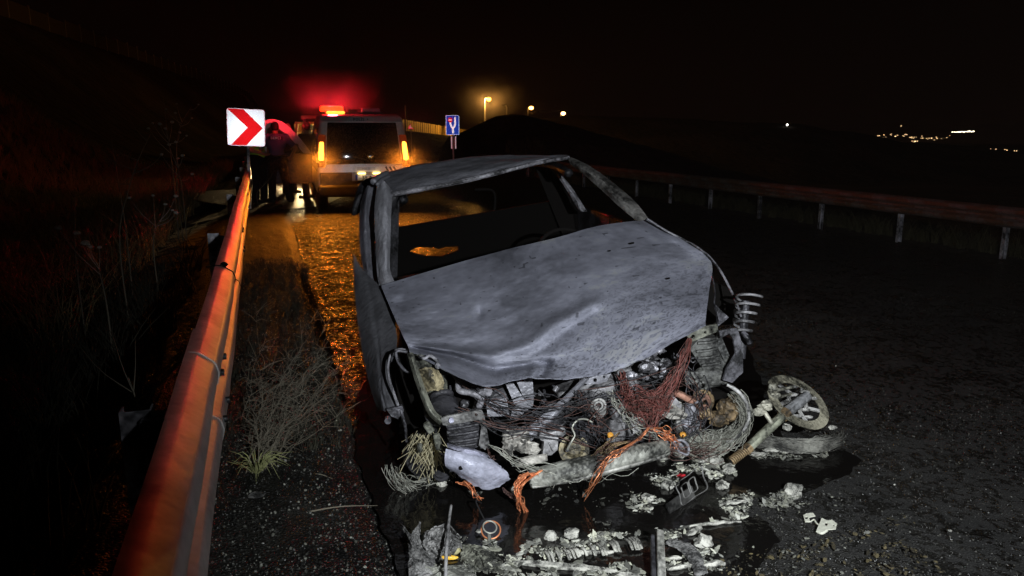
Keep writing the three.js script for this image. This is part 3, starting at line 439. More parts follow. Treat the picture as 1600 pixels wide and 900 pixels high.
// ---------------------------------------------------------------- the police van
{
  const root = thing('police_van', 'white police van seen from behind, tail lamps and red roof light on, front door open', 'van', V(-2.80, 0, -14.3), 16.5 * DEG);
  const prof = [[0.02, .34], [0.02, .98], [-.12, 1.70], [-.22, 1.80], [-.5, 1.84], [-2.2, 1.86], [-2.9, 1.80], [-3.2, 1.68], [-3.78, 1.12], [-4.2, 1.0], [-4.38, .82], [-4.42, .36]];
  const taper = (g) => { const p = g.attributes.position; for (let i = 0; i < p.count; i++) { const y = p.getY(i), k = 1 - 0.13 * Math.pow(clamp((y - 0.95) / 0.9, 0, 1.1), 1.6); p.setX(i, p.getX(i) * k); } g.deleteAttribute('normal'); g.computeVertexNormals(); return creased(g, 32); };
  const sh = new THREE.Shape(prof.map(([z, y]) => new THREE.Vector2(z, y)));
  const b = new THREE.ExtrudeGeometry(sh, { depth: 1.62, bevelEnabled: true, bevelThickness: 0.06, bevelSize: 0.05, bevelOffset: -0.05, bevelSegments: 3, steps: 1 }); b.translate(0, 0, -0.81); b.rotateY(-Math.PI / 2);
  obj('body', taper(b), M.vanWhite, root);
  const rz = (y) => y < 0.98 ? 0.02 : 0.02 - 0.14 * (y - 0.98) / 0.72;
  const onRear = (x0, x1, y0, y1, d, r = 0.02) => { const g = box(x1 - x0, y1 - y0, d, r, 2), p = g.attributes.position; for (let i = 0; i < p.count; i++) { const x = p.getX(i) + (x0 + x1) / 2, y = p.getY(i) + (y0 + y1) / 2; p.setXYZ(i, x, y, p.getZ(i) + rz(y) + d * 0.1); } return g; };
  const win = obj('rear_window', taper(onRear(-0.705, 0.705, 0.915, 1.685, 0.035, 0.06)), M.glassDark, root);
  obj('wiper', rod(V(0.05, 0.99, 0.045), V(-0.42, 1.12, 0.02), 0.012, 0.008, 6), M.plastic, win);
  obj('badge', xf(new THREE.SphereGeometry(0.05, 16, 10), [0.12, 1.06, 0.04], [0, 0, 0], [1.2, 0.7, 0.4]), M.chrome, win);
  obj('lower_panel', onRear(-0.2, 0.78, 0.765, 0.885, 0.02, 0.006), M.vanWhite, root);
  for (let i = 0; i < 3; i++) obj('stripe', xf(box(0.035, 0.1, 0.006, 0.002), [0.42 + i * 0.075, 0.82, 0.036], [0, 0, 0.5]), M.navy, root);
  const word = (t, col) => canvasTex(512, 96, (c, w, h) => { c.clearRect(0, 0, w, h); c.fillStyle = '#c9c9cf'; c.fillRect(0, 0, w, h); c.fillStyle = col; c.font = 'bold 84px sans-serif'; c.textAlign = 'center'; c.textBaseline = 'middle'; c.fillText(t, w / 2, h / 2 + 4); });
  const lettered = (name, w, h, tex, p, rx, m = {}) => { const g = new THREE.BoxGeometry(w, h, 0.004); g.userData.keepUV = true; return obj(name, xf(g, p, [rx, 0, 0]), S({ map: tex, roughness: 0.4, metalness: 0.5, ...m }), root); };
  lettered('roof_lettering', 0.46, 0.085, word('POLİS  +', '#15173a'), [-0.02, 1.745, -0.105], -0.4);
  lettered('tailgate_lettering', 0.34, 0.06, word('POLİS', '#8a8a96'), [0.03, 0.83, 0.038], 0);
  obj('lower_body', onRear(-0.83, 0.83, 0.5, 0.765, 0.012, 0.005), M.plastic, root);
  const rec = obj('plate_recess', onRear(-0.24, 0.42, 0.60, 0.765, 0.018, 0.005), S({ color: lin(0.35, 0.36, 0.45), roughness: 0.4 }), root);
  lettered('number_plate', 0.52, 0.115, canvasTex(512, 112, (c, w, h) => { c.fillStyle = '#f4efe2'; c.fillRect(0, 0, w, h); c.fillStyle = '#1b3c9c'; c.fillRect(0, 0, 40, h); c.strokeStyle = '#111'; c.lineWidth = 5; c.strokeRect(3, 3, w - 6, h - 6); c.fillStyle = '#0d0d0d'; c.font = 'bold 92px sans-serif'; c.textAlign = 'center'; c.textBaseline = 'middle'; c.fillText('39 A 29', w / 2 + 18, h / 2 + 4); }), [0.08, 0.665, 0.05], 0);
  for (const x of [-0.06, 0.22]) { obj('plate_light', xf(box(0.14, 0.03, 0.045, 0.01), [x, 0.742, 0.055]), glow(1, 0.62, 0.16, 7), root); beamLamp(lin(1, 0.7, 0.3), 0.010, V(x, 0.724, 0.085), V(x, 0.5, 0.03), 80, root, 0.02); }
  const bump = obj('rear_bumper', xf(box(1.74, 0.22, 0.16, 0.05, 3), [0, 0.42, 0.03]), M.plastic, root);
  obj('tow_eye_cover', xf(box(0.07, 0.07, 0.01, 0.01), [0.5, 0.43, 0.112]), M.steelDark, bump);
  for (const s of [-1, 1]) {
    const t = obj('tail_lamp', taper(onRear(s > 0 ? 0.715 : -0.86, s > 0 ? 0.86 : -0.715, 0.86, 1.46, 0.07, 0.03)), glow(1, 0.08, 0.005, 0.14), root);
    obj('lit_lamp', taper(onRear(s * 0.79 - 0.05, s * 0.79 + 0.05, 0.98, 1.34, 0.09, 0.04)), glow(1, 0.36, 0.03, 9), t);
    beamLamp(lin(1, 0.27, 0.02), 28, V(s * 0.79, 1.15, 0.12), V(s * 0.6 - 0.5, -0.8, 2), 63, root, 0.12);
    // wheels
    for (const z of [-0.85, -3.55]) { const w = obj('wheel', xf(new THREE.TorusGeometry(0.23, 0.085, 12, 28), [s * 0.76, 0.315, z], [0, Math.PI / 2, 0], [1, 1, 1.1]), M.rubber, root); obj('rim', xf(new THREE.CylinderGeometry(0.18, 0.18, 0.12, 20), [s * 0.77, 0.315, z], [0, 0, Math.PI / 2]), M.steelDark, w); }
    obj('side_window', taper(xf(box(0.012, 0.48, 1.25, 0.004), [s * 0.868, 1.34, -1.15])), M.glassDark, root);
    obj('blue_band', xf(box(0.008, 0.16, 2.6, 0.003), [s * 0.866, 0.86, -1.5]), M.navy, root);
    obj('sill', xf(box(0.06, 0.14, 2.3, 0.02), [s * 0.82, 0.35, -2.2]), M.plastic, root);
  }
  obj('blue_stripe', taper(xf(box(0.01, 0.7, 0.09, 0.003), [-0.868, 1.15, -0.42])), S({ color: lin(0.10, 0.12, 0.42), roughness: 0.3, metalness: 0.5 }), root);
  // roof light bar, its left module lit
  const bar = obj('light_bar', xf(box(1.26, 0.05, 0.28, 0.02), [-0.06, 1.895, -1.7]), M.plastic, root);
  obj('lit_lens', xf(box(0.46, 0.125, 0.26, 0.05, 3), [-0.46, 1.975, -1.7]), glow(1, 0.014, 0.002, 10), bar);
  obj('small_lit_lens', xf(box(0.36, 0.06, 0.24, 0.03, 2), [-0.40, 1.895, -1.44]), glow(1, 0.12, 0.012, 9), bar);
  obj('dark_lens', xf(box(0.40, 0.09, 0.25, 0.035, 3), [0.33, 1.955, -1.7]), S({ color: lin(0.20, 0.12, 0.16), roughness: 0.2 }), bar);
  obj('siren', xf(box(0.2, 0.06, 0.22, 0.02, 2), [-0.03, 1.94, -1.7]), M.plastic, bar);
  bulb(lin(1, 0.02, 0.035), 155, V(-0.46, 1.985, -1.7), root, 0.12);
  // the open front door on the left
  const hz = -3.05, th = 80 * DEG, dir = [-Math.sin(th), Math.cos(th)];
  const turnDoor = (g) => g.applyMatrix4(new THREE.Matrix4().set(dir[0], 0, -dir[1], -0.86, 0, 1, 0, 0, dir[1], 0, dir[0], hz, 0, 0, 0, 1));
  const low = new THREE.Shape([[0.02, .40], [0.0, 1.03], [1.06, 1.05], [1.07, .55], [0.98, .40]].map((a) => new THREE.Vector2(...a)));
  const door = obj('front_door', turnDoor(new THREE.ExtrudeGeometry(low, { depth: 0.07, bevelEnabled: true, bevelSize: 0.012, bevelThickness: 0.012, bevelSegments: 2 })), M.navy, root);
  const fr = new THREE.Shape(); fr.moveTo(0.0, 1.03); fr.bezierCurveTo(0.2, 1.32, 0.42, 1.62, 0.62, 1.73); fr.bezierCurveTo(0.75, 1.80, 0.96, 1.80, 1.02, 1.70); fr.lineTo(1.06, 1.05); fr.lineTo(0.98, 1.06); fr.lineTo(0.94, 1.58); fr.bezierCurveTo(0.86, 1.66, 0.74, 1.62, 0.66, 1.56); fr.bezierCurveTo(0.48, 1.45, 0.32, 1.25, 0.17, 1.05); fr.lineTo(0, 1.03);
  obj('window_frame', turnDoor(new THREE.ExtrudeGeometry(fr, { depth: 0.055, bevelEnabled: true, bevelSize: 0.008, bevelThickness: 0.008, bevelSegments: 2, curveSegments: 10 })), M.white, door);
  obj('lower_trim', turnDoor(xf(box(0.9, 0.2, 0.02, 0.008), [0.55, 0.48, 0.085])), M.white, door);
  obj('mirror', turnDoor(xf(box(0.15, 0.2, 0.12, 0.04, 2), [0.38, 1.16, -0.1])), M.plastic, door);
  obj('handle', turnDoor(xf(box(0.16, 0.035, 0.04, 0.012), [0.86, 0.95, -0.03])), M.plastic, door);
}

// ---------------------------------------------------------------- the second vehicle, facing us with its headlights on
{
  const p = at(504, 238, 23.5), root = thing('rescue_truck', 'truck with yellow-lit cab and roof bar, half hidden behind the open van door', 'truck', V(p.x, 0, p.z), 14 * DEG);
  obj('body', [xf(box(1.86, 0.62, 1.0, 0.1, 3), [0, 0.72, 0.3])], M.white, root);
  obj('cab_frame', [...[-0.82, 0.82].flatMap((x) => [rod(V(x, 1.0, 0.2), V(x * 0.9, 1.78, -0.35), 0.05, 0.05, 8), xf(box(0.09, 0.8, 0.09, 0.02), [x, 1.4, -1.5])]), xf(box(1.62, 0.09, 1.4, 0.03), [0, 1.80, -1.0]), xf(box(1.6, 0.78, 0.06, 0.02), [0, 1.4, -1.62]), xf(box(1.8, 0.1, 1.9, 0.03), [0, 0.98, -0.7])], S({ color: lin(0.75, 0.55, 0.25), roughness: 0.5 }), root);
  obj('windshield', xf(box(1.5, 0.92, 0.008, 0.002), [0, 1.4, -0.08], [-0.6, 0, 0]), M.pane, root);
  for (const x of [-0.4, 0.4]) { const s = obj('seat', [xf(box(0.48, 0.6, 0.14, 0.05, 2), [x, 1.25, -1.3], [-0.12, 0, 0]), xf(box(0.48, 0.14, 0.46, 0.05, 2), [x, 1.05, -1.05])], M.darkCloth, root); obj('headrest', xf(box(0.26, 0.2, 0.1, 0.04, 2), [x, 1.66, -1.36]), M.darkCloth, s); }
  const rb = obj('roof_bar', xf(box(1.0, 0.11, 0.26, 0.04, 2), [-0.12, 1.98, -0.8]), S({ color: lin(0.8, 0.62, 0.35), roughness: 0.35 }), root);
  obj('bracket', [bx(0.05, 0.12, 0.2, [-0.5, 1.88, -0.8]), bx(0.05, 0.12, 0.2, [0.3, 1.88, -0.8])], M.plastic, rb);
  obj('load_bed', xf(box(1.8, 0.5, 2.6, 0.04), [0, 0.85, -3.1]), M.steelDark, root);
  obj('grille', xf(box(1.0, 0.26, 0.03, 0.01), [0, 0.78, 0.81]), M.plastic, root);
  for (const s of [-1, 1]) {
    obj('headlight', xf(new THREE.SphereGeometry(0.1, 16, 10), [s * 0.66, 0.93, 0.80], [0, 0, 0], [1.2, 0.8, 0.4]), s < 0 ? glow(1, 0.86, 0.6, 12) : M.glassDark, root);
    if (s < 0) {    const l = new THREE.SpotLight(lin(1, 0.68, 0.32), 50, 0, 36 * DEG, 0.8, 2); l.position.set(s * 0.66, 0.93, 0.87); l.target.position.set(-2.9, 0.1, 6); l.castShadow = true; l.shadow.radius = 5; root.add(l, l.target); }
    const w = obj('wheel', xf(new THREE.TorusGeometry(0.26, 0.1, 12, 24), [s * 0.8, 0.36, -0.1], [0, Math.PI / 2, 0]), M.rubber, root); obj('rim', xf(new THREE.CylinderGeometry(0.2, 0.2, 0.12, 18), [s * 0.8, 0.36, -0.1], [0, 0, Math.PI / 2]), M.steelPale, w);
  }
  obj('dome_light', xf(box(0.24, 0.03, 0.12, 0.01), [0, 1.735, -0.85]), glow(1, 0.72, 0.32, 6), root);
  bulb(lin(1, 0.66, 0.24), 4, V(0, 1.69, -0.85), root, 0.06);
}
{ const p = [[-7.9, -17.6], [-6.6, -16.2], [-5.6, -15.2], [-4.6, -14.6], [-3.9, -15.5], [-4.0, -17.5], [-4.6, -19.6], [-6.4, -20.6], [-7.9, -19.6]], sh = new THREE.Shape(p.map(([x, z]) => new THREE.Vector2(x, -z))), g = new THREE.ShapeGeometry(sh); g.rotateX(-Math.PI / 2); g.translate(0, 0.014, 0);
  const w = struct('wet_road_patch', g, S({ color: lin(0.03, 0.028, 0.025), roughness: 0.42, bumpMap: rep(T.chips, 0.5), bumpScale: 0.02 })); }

// ---------------------------------------------------------------- people
function field(bones, res, c, half, k = 0.03) { // one skin round tapered bones [ax, ay, az, ra, bx, by, bz, rb]
  const mc = new MarchingCubes(res, M.skin, false, false, 90000); mc.isolation = 0;
  const f = mc.field, h = res / 2;
  const B = bones.map((b) => { const d = [b[4] - b[0], b[5] - b[1], b[6] - b[2]]; return [...b, ...d, d[0] * d[0] + d[1] * d[1] + d[2] * d[2] || 1e-9]; });
  for (let z = 0; z < res; z++) for (let y = 0; y < res; y++) for (let x = 0; x < res; x++) {
    const X = c[0] + (x - h) / h * half[0], Y = c[1] + (y - h) / h * half[1], Z = c[2] + (z - h) / h * half[2]; let m = 1;
    for (const b of B) { const px = X - b[0], py = Y - b[1], pz = Z - b[2], t = clamp((px * b[8] + py * b[9] + pz * b[10]) / b[11], 0, 1), dx = px - b[8] * t, dy = py - b[9] * t, dz = pz - b[10] * t, d = Math.sqrt(dx * dx + dy * dy + dz * dz) - (b[3] + (b[7] - b[3]) * t), q = Math.max(k - Math.abs(m - d), 0) / k; m = Math.min(m, d) - q * q * k * 0.25; }
    f[z * res * res + y * res + x] = -m;
  }
  mc.update(); const n = mc.count, p = new Float32Array(n * 3), no = new Float32Array(n * 3);
  for (let i = 0; i < n; i++) for (let a = 0; a < 3; a++) { p[3 * i + a] = c[a] + mc.positionArray[3 * i + a] * half[a]; no[3 * i + a] = mc.normalArray[3 * i + a] / half[a]; }
  const g = new THREE.BufferGeometry(); g.setAttribute('position', new THREE.BufferAttribute(p, 3));
  let w = mergeVertices(g, 1e-4); w.computeVertexNormals(); return w;
}
const bone = (a, ra, b, rb) => [...a, ra, ...b, rb];
function hand(w, el, side) { // palm, four fingers of unequal length, thumb; curled along the forearm's line
  const W = V(...w), d = W.clone().sub(V(...el)).normalize(), across = V(side, 0, 0.25).projectOnPlane(d).normalize(), down = d.clone().cross(across).normalize().multiplyScalar(side), B = [], p = (f, a, n) => W.clone().addScaledVector(d, f).addScaledVector(across, a).addScaledVector(down, n).toArray();
  B.push(bone(p(0, 0, 0), 0.026, p(0.05, 0.012, 0), 0.026), bone(p(0.03, -0.014, 0), 0.022, p(0.085, -0.026, 0), 0.017), bone(p(0.03, 0.01, 0), 0.022, p(0.085, 0.026, 0), 0.017));
  [[-0.03, 0.9], [-0.01, 1.05], [0.011, 1], [0.031, 0.8]].forEach(([a, l]) => { B.push(bone(p(0.085, a, 0), 0.0095, p(0.085 + 0.036 * l, a * 1.05, 0.010), 0.009), bone(p(0.085 + 0.036 * l, a * 1.05, 0.010), 0.009, p(0.085 + 0.052 * l, a * 1.05, 0.034 * l), 0.0085), bone(p(0.085 + 0.052 * l, a * 1.05, 0.034 * l), 0.0085, p(0.085 + 0.046 * l, a, 0.052 * l), 0.0075)); });
  B.push(bone(p(0.02, -0.022, 0), 0.014, p(0.052, -0.05, 0.012), 0.0115), bone(p(0.052, -0.05, 0.012), 0.0115, p(0.082, -0.056, 0.028), 0.0095));
  const c = p(0.06, 0, 0.015); return field(B, 52, c, [0.125, 0.125, 0.125], 0.008);
}
function person(label, pos, turn, J, look) { // J: joints, the figure faces +z
  const t = thing('person', label, 'person', pos, turn), g = (k, s) => J[k][s > 0 ? 1 : 0], both = [0, 1];
  const arm = (i, e) => [bone(J.shoulder[i], 0.052 + e, J.elbow[i], 0.042 + e)], fore = (i, e) => [bone(J.elbow[i], 0.041 + e, J.wrist[i], 0.028 + e)];
  const torso = (e) => [bone([J.pelvis[0] - 0.07, J.pelvis[1], J.pelvis[2]], 0.125 + e, [J.pelvis[0] + 0.07, J.pelvis[1], J.pelvis[2]], 0.125 + e), bone(J.pelvis, 0.14 + e, J.chest, 0.145 + e), bone([J.chest[0] - 0.09, J.chest[1], J.chest[2]], 0.115 + e, [J.chest[0] + 0.09, J.chest[1], J.chest[2]], 0.115 + e), bone(J.shoulder[0], 0.06 + e, J.shoulder[1], 0.06 + e)];
  const leg = (i, e) => [bone(J.hip[i], 0.095 + e, J.knee[i], 0.062 + e), bone(J.knee[i], 0.061 + e, J.ankle[i], 0.042 + e * 1.8)];
  const H = J.head, hd = [bone([H[0], H[1] + 0.03, H[2] - 0.012], 0.088, [H[0], H[1] - 0.01, H[2] + 0.012], 0.078), bone([H[0], H[1] - 0.05, H[2] + 0.035], 0.056, [H[0], H[1] - 0.085, H[2] + 0.055], 0.034), bone([H[0], H[1] + 0.005, H[2] + 0.085], 0.010, [H[0], H[1] - 0.03, H[2] + 0.104], 0.014), bone([H[0] - 0.02, H[1] - 0.068, H[2] + 0.078], 0.010, [H[0] + 0.02, H[1] - 0.068, H[2] + 0.078], 0.010), ...[-1, 1].map((s) => bone([H[0] + s * 0.083, H[1] + 0.012, H[2] - 0.008], 0.014, [H[0] + s * 0.08, H[1] - 0.03, H[2]], 0.010)), bone(J.neck, 0.056, [H[0], H[1] - 0.04, H[2] - 0.01], 0.052)];
  const foot = (i, e) => [bone(J.ankle[i], 0.045 + e, [J.ankle[i][0], 0.035, J.ankle[i][2] - 0.03], 0.035 + e), bone([J.ankle[i][0], 0.038, J.ankle[i][2] - 0.03], 0.036 + e, [J.toe[i][0], 0.032, J.toe[i][2]], 0.03 + e)];
  const c = [0, 0.93, 0], half = [0.62, 0.97, 0.5];
  const body = field([...torso(0), ...both.flatMap((i) => [...arm(i, 0), ...fore(i, 0), ...leg(i, 0), ...foot(i, -0.004)]), bone(J.chest, 0.07, J.neck, 0.056), bone(J.neck, 0.056, H, 0.06)], 84, c, half, 0.04);
  obj('body', [body, field(hd, 60, H, [0.16, 0.17, 0.17], 0.018), ...both.map((i) => hand(J.wrist[i], J.elbow[i], i ? 1 : -1))], M.skin, t);
  obj('hair', field([bone([H[0], H[1] + 0.045, H[2] - 0.028], 0.086, [H[0], H[1] - 0.005, H[2] - 0.035], 0.078)], 40, H, [0.16, 0.17, 0.17]), M.hair, t);
  obj('eyes', [-1, 1].map((s) => xf(new THREE.SphereGeometry(0.011, 8, 6), [H[0] + s * 0.031, H[1] + 0.005, H[2] + 0.083])), M.black, t);
  const shirt = obj('shirt', field([...torso(0.013), ...both.flatMap((i) => look.longSleeve ? [...arm(i, 0.012), bone(J.elbow[i], 0.053, J.wrist[i].map((v, a) => mix(J.elbow[i][a], v, 0.86)), 0.04)] : [bone(J.shoulder[i], 0.064, J.shoulder[i].map((v, a) => mix(v, J.elbow[i][a], 0.7)), 0.06)]), bone(J.chest, 0.08, J.neck.map((v, a) => mix(v, J.chest[a], 0.35)), 0.068)], 84, c, half, 0.045), look.shirt, t);
  obj('trousers', field([bone([J.pelvis[0] - 0.06, J.pelvis[1] - 0.02, J.pelvis[2]], 0.168, [J.pelvis[0] + 0.06, J.pelvis[1] - 0.02, J.pelvis[2]], 0.168), ...both.flatMap((i) => leg(i, 0.02))], 84, c, half, 0.04), look.trousers, t);
  for (const i of both) obj('shoe', field(foot(i, 0.01), 44, [J.ankle[i][0], 0.09, J.ankle[i][2] + 0.05], [0.2, 0.14, 0.24]), M.black, t);
  return [t, shirt];
}
const stand = (o = {}) => ({ pelvis: [0, 0.93, 0], chest: [0, 1.28, 0.0], neck: [0, 1.47, 0.01], head: [0, 1.62, 0.03], shoulder: [[-0.19, 1.40, 0], [0.19, 1.40, 0]], elbow: [[-0.25, 1.12, -0.03], [0.25, 1.12, -0.03]], wrist: [[-0.24, 0.90, 0.1], [0.24, 0.90, 0.1]], hip: [[-0.09, 0.88, 0], [0.09, 0.88, 0]], knee: [[-0.12, 0.49, 0.03], [0.12, 0.49, 0.03]], ankle: [[-0.14, 0.09, -0.02], [0.14, 0.09, -0.02]], toe: [[-0.17, 0.03, 0.15], [0.17, 0.03, 0.15]], ...o });
{
  const p = at(433, 250, 16.1), [t, shirt] = person('police officer seen from behind in a dark blue shirt, leaning forward with one elbow out', V(p.x, 0, p.z), -161 * DEG, stand({ chest: [0, 1.27, 0.09], neck: [0.0, 1.46, 0.17], head: [0, 1.60, 0.24], shoulder: [[-0.21, 1.40, 0.10], [0.2, 1.40, 0.12]], elbow: [[-0.40, 1.16, 0.0], [0.32, 1.15, 0.12]], wrist: [[-0.30, 0.98, 0.2], [0.22, 1.06, 0.36]], knee: [[-0.16, 0.49, 0.04], [0.13, 0.49, 0.03]], ankle: [[-0.22, 0.09, -0.02], [0.14, 0.09, -0.02]], toe: [[-0.27, 0.03, 0.16], [0.16, 0.03, 0.16]] }), { shirt: M.shirtBlue, trousers: M.trousers });
  const tex = canvasTex(512, 128, (c, w, h) => { c.fillStyle = '#1a1d38'; c.fillRect(0, 0, w, h); c.fillStyle = '#f4f6ff'; c.font = 'bold 132px sans-serif'; c.textAlign = 'center'; c.textBaseline = 'middle'; c.fillText('BEKÇİ', w / 2, h / 2); });
  const lg = new THREE.PlaneGeometry(0.30, 0.075, 16, 1), q = lg.attributes.position; for (let i = 0; i < q.count; i++) q.setZ(i, -q.getX(i) * q.getX(i) * 1.6); lg.userData.keepUV = true; lg.computeVertexNormals();
  obj('back_lettering', xf(lg, [0.0, 1.385, -0.05], [0.10, Math.PI, 0]), S({ map: tex, roughness: 0.3, metalness: 0.45 }), shirt);
  obj('belt', xf(new THREE.TorusGeometry(0.172, 0.022, 8, 30), [0, 1.0, 0.005], [Math.PI / 2, 0, 0], [1.22, 0.98, 1]), M.black, t);
}
{
  const p = at(403, 250, 16.2), [t, shirt] = person('person in a green high-visibility vest beside the chevron sign, facing the officer', V(p.x, 0, p.z), 70 * DEG, stand({ elbow: [[-0.25, 1.13, 0.02], [0.25, 1.13, 0.02]], wrist: [[-0.14, 1.05, 0.26], [0.16, 1.03, 0.26]], head: [0, 1.60, 0.05] }), { shirt: M.hiVis, trousers: M.trousers });
  for (const y of [1.08, 1.22]) obj('reflective_band', xf(new THREE.TorusGeometry(0.168, 0.018, 6, 30), [0, y, 0.0], [Math.PI / 2, 0, 0], [1.25, 1.0, 1]), S({ color: lin(0.8, 0.82, 0.8), roughness: 0.33, metalness: 0.8 }), shirt);
}
{ const p = at(482, 250, 17.2); person('person in dark clothes standing between the open door and the side of the van', V(p.x, 0, p.z), -120 * DEG, stand({ wrist: [[-0.18, 0.98, 0.22], [0.18, 0.98, 0.22]] }), { shirt: M.darkCloth, trousers: M.trousers, longSleeve: true }); }
{ const p = at(451, 250, 18.6); person('person seen through the window of the open van door, face lit warm', V(p.x, 0, p.z), 60 * DEG, stand({ wrist: [[-0.14, 1.1, 0.28], [0.18, 0.98, 0.22]] }), { shirt: M.darkCloth, trousers: M.darkCloth, longSleeve: true }); }

// ---------------------------------------------------------------- smoke drifting round the lamps: fine soot in the air
{
  const mote = new THREE.CircleGeometry(1, 3), soot = new THREE.MeshPhysicalMaterial({ color: lin(0.30, 0.28, 0.27), roughness: 1, transmission: 0.5, thickness: 0, specularIntensity: 0 });
  const cloud = (seed, label, puffs) => { // each puff: middle, reach, number, size, clear space round the lamp itself
    const r = rng(seed), g = () => (r() + r() + r() + r() - 2), n = puffs.reduce((s, q) => s + q[2], 0), m = shade(new THREE.InstancedMesh(mote, soot, n)), X = new THREE.Matrix4(), q = new THREE.Quaternion(), p = V(0, 0, 0), sc = V(1, 1, 1), e = new THREE.Euler(); let i = 0;
    for (const [c, R, k, s, clear] of puffs) for (let j = 0; j < k; j++) { do p.set(c.x + g() * R, c.y + g() * R * 0.8, c.z + g() * R); while (p.y < 0.03 || p.distanceTo(c) < clear); const z = s * (0.6 + 0.8 * r()); X.compose(p, q.setFromEuler(e.set(r() * 6, r() * 6, 0)), sc.set(z, z, z)); m.setMatrixAt(i++, X); }
    m.name = numbered('smoke'); scene.add(m); tag(m, label, 'smoke', null, 'stuff');
  };
  const van = scene.getObjectByName('police_van'); van.updateMatrixWorld(true); const at4 = (x, y, z) => V(x, y, z).applyMatrix4(van.matrixWorld);
  cloud(71, 'thin smoke drifting round the police van, glowing red about its roof light', [[at4(-0.46, 2.05, -1.7), 0.72, 300000, 0.0012, 0.24], [at4(-0.79, 1.15, 0.3), 0.65, 140000, 0.0026, 0.14], [at4(0.79, 1.15, 0.3), 0.65, 140000, 0.0026, 0.14]]);
  const L = [[763.5, 155, 78], [830, 168.5, 112], [880, 177, 165]];
  cloud(72, 'thin smoke hanging in the light of the far orange street lamps', L.map(([x, y, d], i) => [at(x, y, d), [2.6, 2.4, 2.2][i], [60000, 30000, 16000][i], 0.009, 0.7]));
}

// ---------------------------------------------------------------- the burnt-out car
const HOODN = V(0, 1, 0.26), onHood = (px, py, h) => onCar(px, py, HOODN, 0.972 + h);
const bump2 = (u, v, a, b, s, t = s) => Math.exp(-(((u - a) / s) ** 2) - ((v - b) / t) ** 2);
const ridgeLine = (u, v, pts, w) => { let m = 9; for (let i = 0; i + 1 < pts.length; i++) { const [d] = segDist(u, v, pts[i], pts[i + 1]); m = Math.min(m, d); } return Math.exp(-((m / w) ** 2)); };
T.hood = dataTex(1024, (x, y) => {
  const k = fbm(x * 5, y * 5, 11, 5), f = fbm(x * 60, y * 60, 6, 3), v = 1 - y; let c = 0.76 + 1.0 * (k - 0.5) + 0.3 * (f - 0.5);
  const zone = ss(0.35, 0.95, x * 0.7 + v * 0.75 - 0.25), wx = x + 0.012 * fbm(x * 50, y * 50, 3, 2), wy = y + 0.016 * fbm(x * 46, y * 46, 8, 2), fleck = ss(0.575, 0.64, fbm(wx * 150, wy * 120, 31, 2)); c *= 1 - 0.42 * zone * fleck;      // blistered paint flecks towards the front right
  c *= 1 - 0.14 * ss(0.5, 0.62, fbm(x * 7, y * 5, 77, 3)); c *= 1 - 0.25 * ss(0.52, 0.7, fbm(x * 9, y * 9, 41, 4)) * bump2(x, v, 0.45, 0.85, 0.3, 0.16); c *= 1 - 0.6 * ss(0.93, 0.95, noise(x * 60, y * 50, 55));
  c *= 1 + 0.12 * ss(0.55, 0.7, fbm(x * 12, y * 16, 63, 3));
  return [c * 0.95, c * 0.965, c * 1.09];
}, true);
T.hoodBump = dataTex(768, (x, y) => 0.5 + 0.5 * (fbm(x * 14, y * 12, 3, 4) - 0.5) - 0.12 * (fbm(x * 50, y * 44, 31, 3) - 0.5));
for (const t of [T.hood, T.hoodBump]) t.wrapS = t.wrapT = THREE.ClampToEdgeWrapping;
M.hood = S({ color: lin(0.30, 0.302, 0.322), roughness: 0.7, metalness: 0.05, map: T.hood, bumpMap: T.hoodBump, bumpScale: 0.008 });
M.bare = burnt(0.30, 0.30, 0.33, { roughness: 0.5, map: rep(T.soft, 4) });
const car = thing('burnt_car', 'burnt-out grey car shell with crumpled hood and exposed engine, standing on the wet road', 'car', V(0.19, 0, -3.94));
const P = (name, geos, mat, parent = car) => part(name, geos, mat, parent);
const L = (px, py, z) => F(px, py, z).applyMatrix4(CAR_I);            // a point on a cross plane of the car, in the car's frame
const cbox = (px, py, z, w, h, d, r = [0, 0, 0], b = 0.008) => { const p = L(px, py, z); return toCar(xf(box(w, h, d, b, 2), p.toArray(), r)); };
const ccyl = (px, py, z, r, h, n = 24, tilt = [0, 0, 0], r2 = r) => { const g = new THREE.CylinderGeometry(r2, r, h, n); g.rotateX(Math.PI / 2); return toCar(xf(g, L(px, py, z).toArray(), tilt)); };
const ctor = (px, py, z, r, t, tilt = [0, 0, 0], arc = 2 * Math.PI) => toCar(xf(new THREE.TorusGeometry(r, t, 10, 32, arc), L(px, py, z).toArray(), tilt));
const clump = (px, py, z, s, seed, sq, det = 3, amp = 0.45) => { const p = F(px, py, z); return lump(p, s, seed, det, amp, sq); };
const cpipe = (pts, r, n = 8) => pipe(pts.map(([x, y, z]) => F(x, y, z)), r, n);
const BACK = C(0, 0, -1).sub(C(0, 0, 0)).normalize();
const cplate = (pts, z, thick, holes = [], slope = () => 0) => plate(pts, (x, y) => F(x, y, z + slope(x, y)), thick, BACK, holes);

